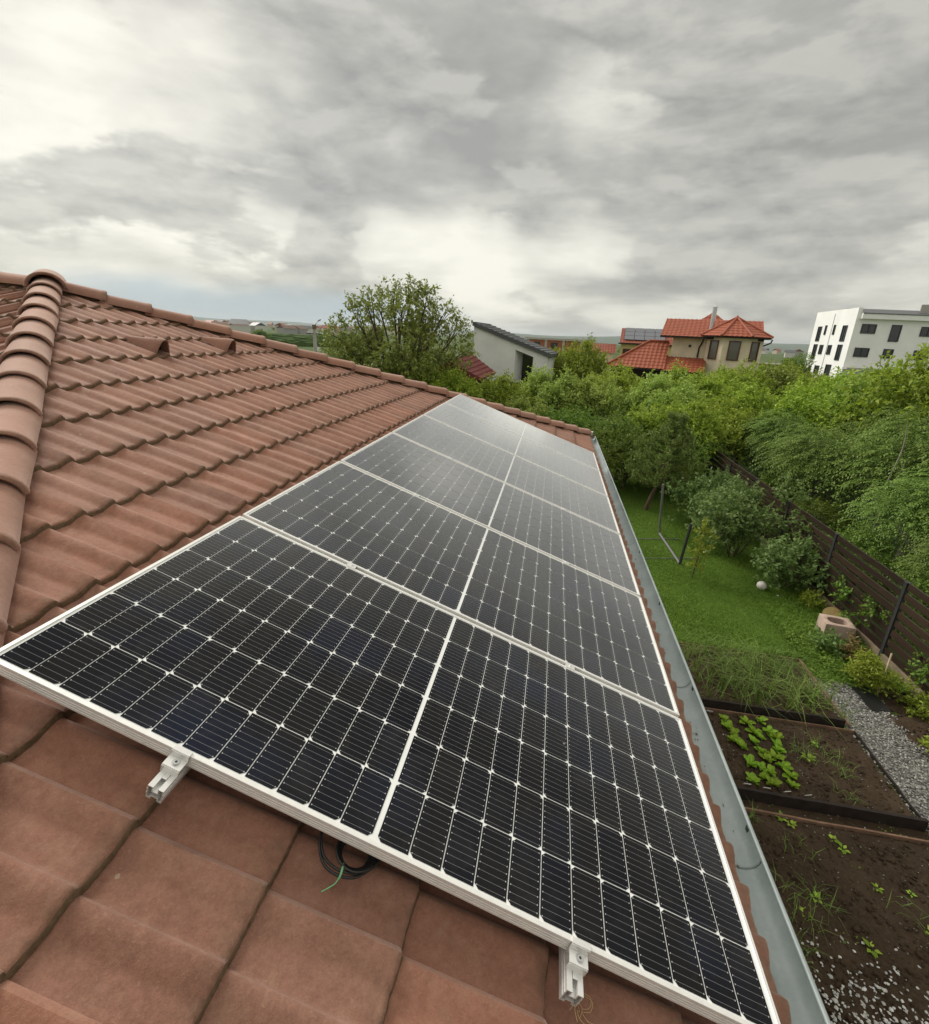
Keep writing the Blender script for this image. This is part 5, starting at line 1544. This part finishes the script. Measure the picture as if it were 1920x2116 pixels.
for z0, z1, mm_ in ((8.52, 9.02, 0),):
    m.face([e0 + Vector((0, 0, z0)), e1 + Vector((0, 0, z0)), e1 + Vector((0, 0, z1)), e0 + Vector((0, 0, z1))]); m.face([e0 + Vector((0, 0, z0)), e3 + Vector((0, 0, z0)), e2 + Vector((0, 0, z0)), e1 + Vector((0, 0, z0))]); m.face([e0 + Vector((0, 0, z0)), e0 + Vector((0, 0, z1)), e3 + Vector((0, 0, z1)), e3 + Vector((0, 0, z0))])
part('eave_band', m, WHITEWALL, B)
m = MB(); q = dl * -.05
m.face([e0 + q + Vector((0, 0, 9.02)), e1 + q + Vector((0, 0, 9.02)), e2 + Vector((0, 0, 9.62)), e3 + Vector((0, 0, 9.62))]); m.face([e0 + q + Vector((0, 0, 8.97)), e1 + q + Vector((0, 0, 8.97)), e1 + q + Vector((0, 0, 9.03)), e0 + q + Vector((0, 0, 9.03))])
part('roof', m, SLATE, B)
m = MB(); p = P0 + dr * 6.5 + dl * 1.6; m.box((p.x, p.y, 9.5), (.9, .9, 1.1)); part('chimney', m, CONCRETE, B)
def wl_(t, z, w, h, mull=1):
    p = P0 + dl * t - dr * .012; window(B, (p.x, p.y, z), w, h, -dl, DARKFRAME, GLASS, mull)
for t, w in ((6.2, .75), (5.0, .32), (3.35, .32), (1.45, .80)):
    wl_(t, 7.75 - (.18 if w < .5 else .55), w, 1.5 if w > .5 else .95, 1 if w > .5 else 0)
for t, w in ((6.2, .75), (5.15, .28), (4.75, .28), (3.5, .28), (3.1, .28), (1.45, .80)):
    wl_(t, 5.40 if w > .5 else 5.62, w, 1.5 if w > .5 else .95, 1 if w > .5 else 0)
for t, w, h in ((6.3, .5, .7), (4.8, .9, .8), (2.6, 1.0, 1.2)):
    wl_(t, 3.6, w, h, 0)
def wf_(t, z, w, h, mull=1):
    p = P0 + dr * t + dl * -.012; window(B, (p.x, p.y, z), w, h, dr, DARKFRAME, GLASS, mull)
wf_(1.25, 7.65, 1.25, .85, 1); wf_(3.55, 7.35, .85, 1.5, 0); wf_(1.2, 5.50, 1.25, .85, 1); wf_(3.45, 5.50, .85, .85, 0); wf_(6.2, 7.6, 1.25, .85, 1); wf_(6.2, 5.5, 1.25, .85, 1)
m = MB(); p = P0 + dr * 2.4 - dl * .5; m.box((p.x, p.y, 3.98), (5, .9, .16), Matrix.Rotation(math.atan2(dr.y, dr.x), 3, 'Z')); part('canopy', m, CONCRETE, B)

# ---- pale grey modern house with a monopitch roof
Gh = frame('grey_house', 'pale grey modern house with a steep monopitch roof and dark recessed window', 'house', -5, 30)
dv = Vector((.75, 3.7, 0)); fl = lambda x: 5.82 - (x + 2.15) * (1.44 / 4.27)
m = MB()
def wallpoly(pts): m.face([Vector(p) for p in pts])
zb = 0.0; nx0, nx1 = .31, 1.38
wallpoly([(-2.15, 0, zb), (nx0, 0, zb), (nx0, 0, fl(nx0)), (-2.15, 0, fl(-2.15))])
wallpoly([(nx1, 0, zb), (2.2, 0, zb), (2.2, 0, fl(2.2)), (nx1, 0, fl(nx1))])
wallpoly([(nx0, 0, fl(nx0) - .42), (nx1, 0, fl(nx1) - .42), (nx1, 0, fl(nx1)), (nx0, 0, fl(nx0))])
wallpoly([(-2.15, 0, zb), (-2.15, 0, fl(-2.15)), (-2.15 + dv.x, dv.y, fl(-2.15)), (-2.15 + dv.x, dv.y, zb)])
wallpoly([(2.2, 0, zb), (2.2 + dv.x, dv.y, zb), (2.2 + dv.x, dv.y, fl(2.2)), (2.2, 0, fl(2.2))])
wallpoly([(-2.15 + dv.x, dv.y, zb), (-2.15 + dv.x, dv.y, fl(-2.15)), (2.2 + dv.x, dv.y, fl(2.2)), (2.2 + dv.x, dv.y, zb)])
wallpoly([(nx0, 0, zb), (nx0 + .48, 1.0, zb), (nx0 + .48, 1.0, fl(nx0) - .42), (nx0, 0, fl(nx0) - .42)])
wallpoly([(nx0, 0, fl(nx0) - .42), (nx0 + .4, 1.0, fl(nx0) - .42), (nx1, 1.0, fl(nx1) - .42), (nx1, 0, fl(nx1) - .42)])
wallpoly([(nx1, 0, zb), (nx1, 0, fl(nx1) - .42), (nx1, 1.0, fl(nx1) - .42), (nx1, 1.0, zb)])
part('wall', m, GREYWALL, Gh)
m = MB(); m.box(((nx0 + .48 + nx1) / 2 + .1, 1.02, 2.4), (nx1 - nx0 - .2, .06, 4.4)); part('window', m, GLASS, Gh)
m = MB(); m.box((.02, -.03, 1.37), (4.3, .05, 2.74)); part('plinth', m, DARKFRAME, Gh)
m = MB()
a = Vector((-2.25, -.12, fl(-2.25))); b = Vector((2.35, -.12, fl(2.35))); dd = dv * 1.04
up = Vector((0, 0, .045)); lo = Vector((0, 0, -.08))
m.grid([[a + lo, b + lo, b + lo + dd, a + lo + dd], [a + up * 3, b + up * 3, b + up * 3 + dd, a + up * 3 + dd]], close_u=True)
m.face([a + up * 3, b + up * 3, b + up * 3 + dd, a + up * 3 + dd]); m.face([a + lo, a + lo + dd, b + lo + dd, b + lo])
part('roof', m, SLATE, Gh)
for k in range(15):
    t = (k + .5) / 15; p = a.lerp(b, t) + up * 3.4
    s_ = MB(); s_.tube([p + dd * .01, p + dd * .99], .028, 6); part('roof_seam', s_, SLATE, Gh)

# ---- brick shell, house with rooftop panels, small red roofs
Bk = frame('brick_building', 'long unfinished red brick building with concrete pillars behind the grey house', 'building', -1, 70)
m = MB(); m.box((1.7, 3, 2.6), (8.6, 6, 5.2)); part('wall', m, BRICKM, Bk)
m = MB(); m.box((1.6, 3, 5.33), (9.3, 6.4, .22)); part('roof_slab', m, CONCRETE, Bk)
for x in (-2.6, -.2, 2.1, 4.4, 5.9):
    m = MB(); m.box((x, -.03, 2.6), (.32, .12, 5.2)); part('pillar', m, CONCRETE, Bk)
for x in (-1.4, .9):
    m = MB(); m.box((x, -.02, 4.5), (.9, .06, .8)); part('window', m, DARKFRAME, Bk)
Pv = frame('yellow_house', 'yellow house with rows of panels on its maroon roof behind the cream house', 'house', 7, 58)
m = MB(); m.box((2.3, 3.5, 2.7), (5.2, 5.6, 5.4)); part('wall', m, YELLOWW, Pv)
m = MB(); ux = Vector((0, 3.4, 1.55)).normalized(); tiled(m, (-.45, .4, 5.30), (1, 0, 0), ux, 5.6, lambda t: 3.74); tiled(m, (5.15, 7.2, 5.30), (-1, 0, 0), Vector((0, -3.4, 1.55)), 5.6, lambda t: 3.74); part('roof', m, REDBR, Pv)
m = MB(); m.box((2.2, .40, 5.22), (5.6, .1, .14)); part('gutter', m, DARKWOOD, Pv)
PVM = simple('rooftop_panel', (.10, .11, .13), .25, 0, .6)
for r__ in range(3):
    for c__ in range(4):
        m = MB(); o_ = Vector((-.05 + c__ * 1.05, .4, 5.38)) + ux * (.55 + r__ * 1.02); n_v = Vector((0, -ux.z, ux.y))
        P = [o_ + n_v * .08, o_ + Vector((1.0, 0, 0)) + n_v * .08, o_ + Vector((1.0, 0, 0)) + ux * .96 + n_v * .08, o_ + ux * .96 + n_v * .08]
        m.face(P); Q = [p - n_v * .05 for p in P]
        for i in range(4): m.face([P[i], Q[i], Q[(i + 1) % 4], P[(i + 1) % 4]])
        part('roof_panel', m, PVM, Pv)
window(Pv, (.35, .69, 4.2), .8, 1.0, (1, 0, 0), WINFRAME, GLASS, 1)
Sm = frame('low_red_roof_house', 'small house with a red-brown hip roof left of the yellow house', 'house', 4.3, 60)
m = MB(); m.box((0, 2, 2.1), (3.6, 3.6, 4.2)); part('wall', m, PLASTER, Sm)
m = MB(); tiled(m, (-2.1, -.1, 4.15), (1, 0, 0), Vector((0, 2, .95)), 4.2, lambda t: min(2.2, t * 1.6)); tiled(m, (-2.1, 4.1, 4.15), (0, -1, 0), Vector((1.3, 0, .95)), 4.2, lambda t: 1.6 * (1 - abs(t / 2.1 - 1))); part('roof', m, REDBR, Sm)
Rt = frame('maroon_shed', 'low shed with a maroon sheet roof between the walnut and the grey house', 'shed', -12, 24)
m = MB(); m.box((.9, 2.0, 1.6), (2.4, 2.6, 3.2)); part('wall', m, DARKWOOD, Rt)
m = MB()
A_ = Vector((.1, .4, 4.02)); B_ = Vector((1.35, 3.4, 4.30)); e1_ = Vector((-1.35, .2, 2.95)); e2_ = Vector((-.3, 3.4, 3.2)); f1_ = Vector((1.75, .7, 3.25)); f2_ = Vector((2.7, 3.4, 3.4))
m.face([e1_, A_, B_, e2_], [(0, 0), (1, 0), (1, 3), (0, 3)]); m.face([A_, f1_, f2_, B_], [(0, 0), (1, 0), (1, 3), (0, 3)]); m.face([e1_ - Vector((0, 0, .06)), e2_ - Vector((0, 0, .06)), B_ - Vector((0, 0, .06)), A_ - Vector((0, 0, .06))]); m.face([A_ - Vector((0, 0, .06)), B_ - Vector((0, 0, .06)), f2_ - Vector((0, 0, .06)), f1_ - Vector((0, 0, .06))])
part('roof', m, MAROON, Rt)
m = MB()
for a_, b_ in ((e1_, A_), (A_, f1_)): m.grid([[a_ - Vector((0, .02, .16)), b_ - Vector((0, .02, .16))], [a_ - Vector((0, .02, -.02)), b_ - Vector((0, .02, -.02))]])
for k in range(7):
    t = k / 6; m.tube([A_.lerp(f1_, t) + Vector((0, 0, .02)), B_.lerp(f2_, t) + Vector((0, 0, .02))], .02, 5)
m.face([e1_ - Vector((0, -.05, .14)), A_ - Vector((0, -.05, .14)), f1_ - Vector((0, -.05, .14))])
part('verge_board', m, MAROON, Rt)
Sh = frame('dark_shed', 'dark low shed between the cream house and the white building', 'shed', 21.4, 56)
m = MB(); m.box((-.9, 1, 2.0), (2.0, 2, 4.0)); m.box((1.2, 1.4, 2.05), (1.7, 2, 4.2)); part('wall', m, DARKFRAME, Sh)
m = MB(); m.box((-.9, 1, 4.05), (2.2, 2.2, .08)); m.box((1.2, 1.4, 4.22), (1.9, 2.2, .08)); part('roof', m, CONCRETE, Sh)
CON = leafy_tree_parts(501, 16, .95, 2.3, 3.4, .35, .6, 7000, .16, .05, L_DARK, 1.2, .1, up=1.2)
plant_tree(CON, 'conifer', 'dark upright conifer against the left edge of the white building', 'tree', (21.6, 47.5, 0), .6, (1.1, 1.1, .98), None)
plant_tree(CON, 'conifer', 'shorter dark conifer beside the dark shed', 'tree', (19.3, 46.5, 0), 2.2, (1.2, 1.2, .78), None)

# ---- utility pole with a street light
U = frame('utility_pole', 'concrete utility pole with a street lamp arm behind the far hip', 'pole', -26, 45)
m = MB(); m.tube([(-.03, 0, -.1), (-.08, 0, 5.15)], [.20, .13], 8); part('shaft', m, CONCRETE, U, 60)
m = MB(); m.tube([(-.09, 0, 5.12), (-.10, 0, 5.45)], .17, 10); part('cap', m, OLDWOOD, U, 60)
m = MB(); m.box((-.1, -.05, 4.75), (1.25, .10, .08)); m.box((-.35, -.02, 4.55), (.03, .03, .42), Matrix.Rotation(R_(-40), 3, 'Y')); m.box((.14, -.02, 4.55), (.03, .03, .42), Matrix.Rotation(R_(40), 3, 'Y')); part('crossarm', m, DARKFRAME, U)
for x in (-.62, -.30, .12, .42):
    m = MB(); m.tube([(x, -.05, 4.79), (x, -.05, 4.92)], [.045, .03], 8); part('insulator', m, WHITEPL, U, 60)
m = MB(); m.tube(smooth_path([(-.06, 0, 5.40), (.08, 0, 5.58), (.26, 0, 5.76)], 4), .022, 6); part('lamp_arm', m, GREYMET, U, 60)
m = MB(); m.box((.34, 0, 5.82), (.26, .12, .09), Matrix.Rotation(R_(-32), 3, 'Y')); part('lamp_head', m, GREYMET, U)
m = MB(); m.box((.13, -.12, 3.55), (.18, .16, .34)); part('meter_box', m, WHITEPL, U)

# ================================================================== DISTANCE: hills, town, far trees
def hill(name, az0, az1, dist, hts, mat, depth=900):
    m = MB(); n = len(hts); rows = []
    from mathutils import noise as mn
    N = 60; top = []
    for i in range(N + 1):
        f = i / N * (n - 1); k = min(n - 2, int(f)); h = hts[k] + (hts[k + 1] - hts[k]) * (.5 - .5 * math.cos(math.pi * (f - k)))
        h += mn.noise(Vector((i * .35, dist * .01, 0))) * h * .06
        a = R_(az0 + (az1 - az0) * i / N)
        top.append((a, h))
    for fr2, hf in ((0.0, 0), (.35, .6), (.7, .92), (1.0, 1.0), (1.3, .9), (1.8, .4), (2.2, -.02)):
        rows.append([(CAMPOS.x + (dist - depth + depth * fr2) * math.sin(a), CAMPOS.y + (dist - depth + depth * fr2) * math.cos(a), h * hf - .5) for a, h in top])
    m.grid(rows)
    o = link(name, m.mesh(name, mat, True)); o['kind'] = 'structure'
def mat_hill(name, a, b):
    n = NT(name); c = n.coord()
    n.pbr(n.ramp(n.noise(.004, 7, .65, c), [(.35, a), (.65, b)]), .95, 0, .1); return n.m
hill('hill', -26, -13, 1900, [2, 16, 24, 26, 22, 12], mat_hill('dry_hillside', (.12, .11, .06), (.16, .15, .075)), 700)
hill('hills', -60, -22, 9000, [60, 95, 80, 110, 70, 85, 40], mat_hill('wooded_hills', (.05, .075, .035), (.08, .10, .045)), 2500)
hill('hills', -20, 50, 7000, [40, 75, 60, 105, 90, 120, 100, 60], mat_hill('wooded_hills_far', (.05, .075, .035), (.08, .10, .045)), 2500)
def town_mesh(seed):
    r = random.Random(seed); w, d, h = r.uniform(7, 12), r.uniform(7, 10), r.uniform(4, 6.5)
    return w, d, h
TW_M = [simple('town_wall_white', (.60, .58, .54), .9), simple('town_wall_cream', (.52, .44, .33), .9), simple('town_wall_grey', (.36, .35, .34), .9)]
TR_M = [REDBR, SLATE, simple('town_roof_brown', (.15, .085, .06), .8)]
town_rng = random.Random(77)
kinds = []
for k in range(6):
    w, d, h = town_mesh(k); a = MB(); a.box((0, 0, h / 2), (w, d, h)); b = MB()
    e = .5; rh = 2.4
    b.face([(-w / 2 - e, -d / 2 - e, h - .2), (w / 2 + e, -d / 2 - e, h - .2), (w / 2 + e, 0, h + rh), (-w / 2 - e, 0, h + rh)]); b.face([(w / 2 + e, d / 2 + e, h - .2), (-w / 2 - e, d / 2 + e, h - .2), (-w / 2 - e, 0, h + rh), (w / 2 + e, 0, h + rh)])
    b.face([(-w / 2, -d / 2, h), (-w / 2, 0, h + rh - .1), (-w / 2, d / 2, h)]); b.face([(w / 2, -d / 2, h), (w / 2, d / 2, h), (w / 2, 0, h + rh - .1)])
    kinds.append((a.mesh('wall', TW_M[k % 3]), b.mesh('roof', TR_M[(k * 2 + 1) % 3])))
for k in range(46):
    az = town_rng.uniform(-36, -21.5) if k < 40 else town_rng.uniform(17, 23); D = town_rng.uniform(420, 1000)
    a = R_(az); t = thing('town_house', 'tiny house in the far town on the plain', 'house', (CAMPOS.x + D * math.sin(a), CAMPOS.y + D * math.cos(a), -.1 + max(0, (D - 600) * .006)), town_rng.uniform(0, 3.1), 'houses of the far town')
    link('wall', kinds[k % 6][0], t); link('roof', kinds[k % 6][1], t)
a = R_(-33.3); t = thing('town_house', 'grey-roofed house peeping over the far hip tiles', 'house', (CAMPOS.x + 210 * math.sin(a), CAMPOS.y + 210 * math.cos(a), 0), .5)
w_ = MB(); w_.box((0, 0, 2.4), (6.5, 6, 4.8)); part('wall', w_, TW_M[0], t); w_ = MB(); w_.face([(-3.6, -3.4, 5.3), (3.6, -3.4, 5.3), (2.6, 0, 7.0), (-2.6, 0, 7.0)]); w_.face([(3.6, 3.4, 5.3), (-3.6, 3.4, 5.3), (-2.6, 0, 7.0), (2.6, 0, 7.0)]); w_.face([(-3.6, 3.4, 5.3), (-3.6, -3.4, 5.3), (-2.6, 0, 7)]); w_.face([(3.6, -3.4, 5.3), (3.6, 3.4, 5.3), (2.6, 0, 7)]); part('roof', w_, SLATE, t)
FARB = leafy_tree_parts(601, 12, 3.2, 2.6, 3.2, .9, 1.5, 2600, .42, .26, L_DARK, 1.2, .2, n_limb=5)
for k in range(70):
    az = town_rng.uniform(-37, -19) if k < 48 else town_rng.uniform(-6, 34); D = town_rng.uniform(130, 900) if k < 48 else town_rng.uniform(95, 420)
    a = R_(az); s_ = town_rng.uniform(.5, 1.0)
    t = thing('far_tree', 'distant round green tree dotted over the plain', 'tree', (CAMPOS.x + D * math.sin(a), CAMPOS.y + D * math.cos(a), -.1), k * 1.1, 'trees on the far plain')
    t.scale = (s_, s_, s_ * .8); link('crown', FARB[1], t); link('trunk', FARB[0], t)
# vineyard rows below the town
m = MB(); 
for k in range(16):
    D0 = 150 + k * 11; pts = []
    for j in range(24):
        a = R_(-34 + 13 * j / 23); D = D0 + 14 * j / 23; pts.append((CAMPOS.x + D * math.sin(a), CAMPOS.y + D * math.cos(a)))
    rows = []
    for x, y in pts:
        rows.append([(x, y - .8, 0), (x, y - .6, 1.1 + town_rng.uniform(-.2, .2)), (x, y + .6, 1.1), (x, y + .8, 0)])
    m.grid(rows)
o = link('vine_rows', m.mesh('vine_rows', simple('vine_green', (.06, .10, .025), .9, 0, .1, .3, .6))); o['kind'] = 'stuff'

# ================================================================== 9e-5 over the plain
hz = MB(); hz.box((0, 4500, 79), (24000, 16000, 162))
n = NT('thin_air_haze'); v = n.n('ShaderNodeVolumePrincipled'); v.inputs['Color'].default_value = (.80, .88, .95, 1); v.inputs['Density'].default_value = 9e-5; v.inputs['Anisotropy'].default_value = .2
n.l(v.outputs[0], n.out.inputs['Volume'])
o = link('haze', hz.mesh('haze', n.m)); o['kind'] = 'stuff'
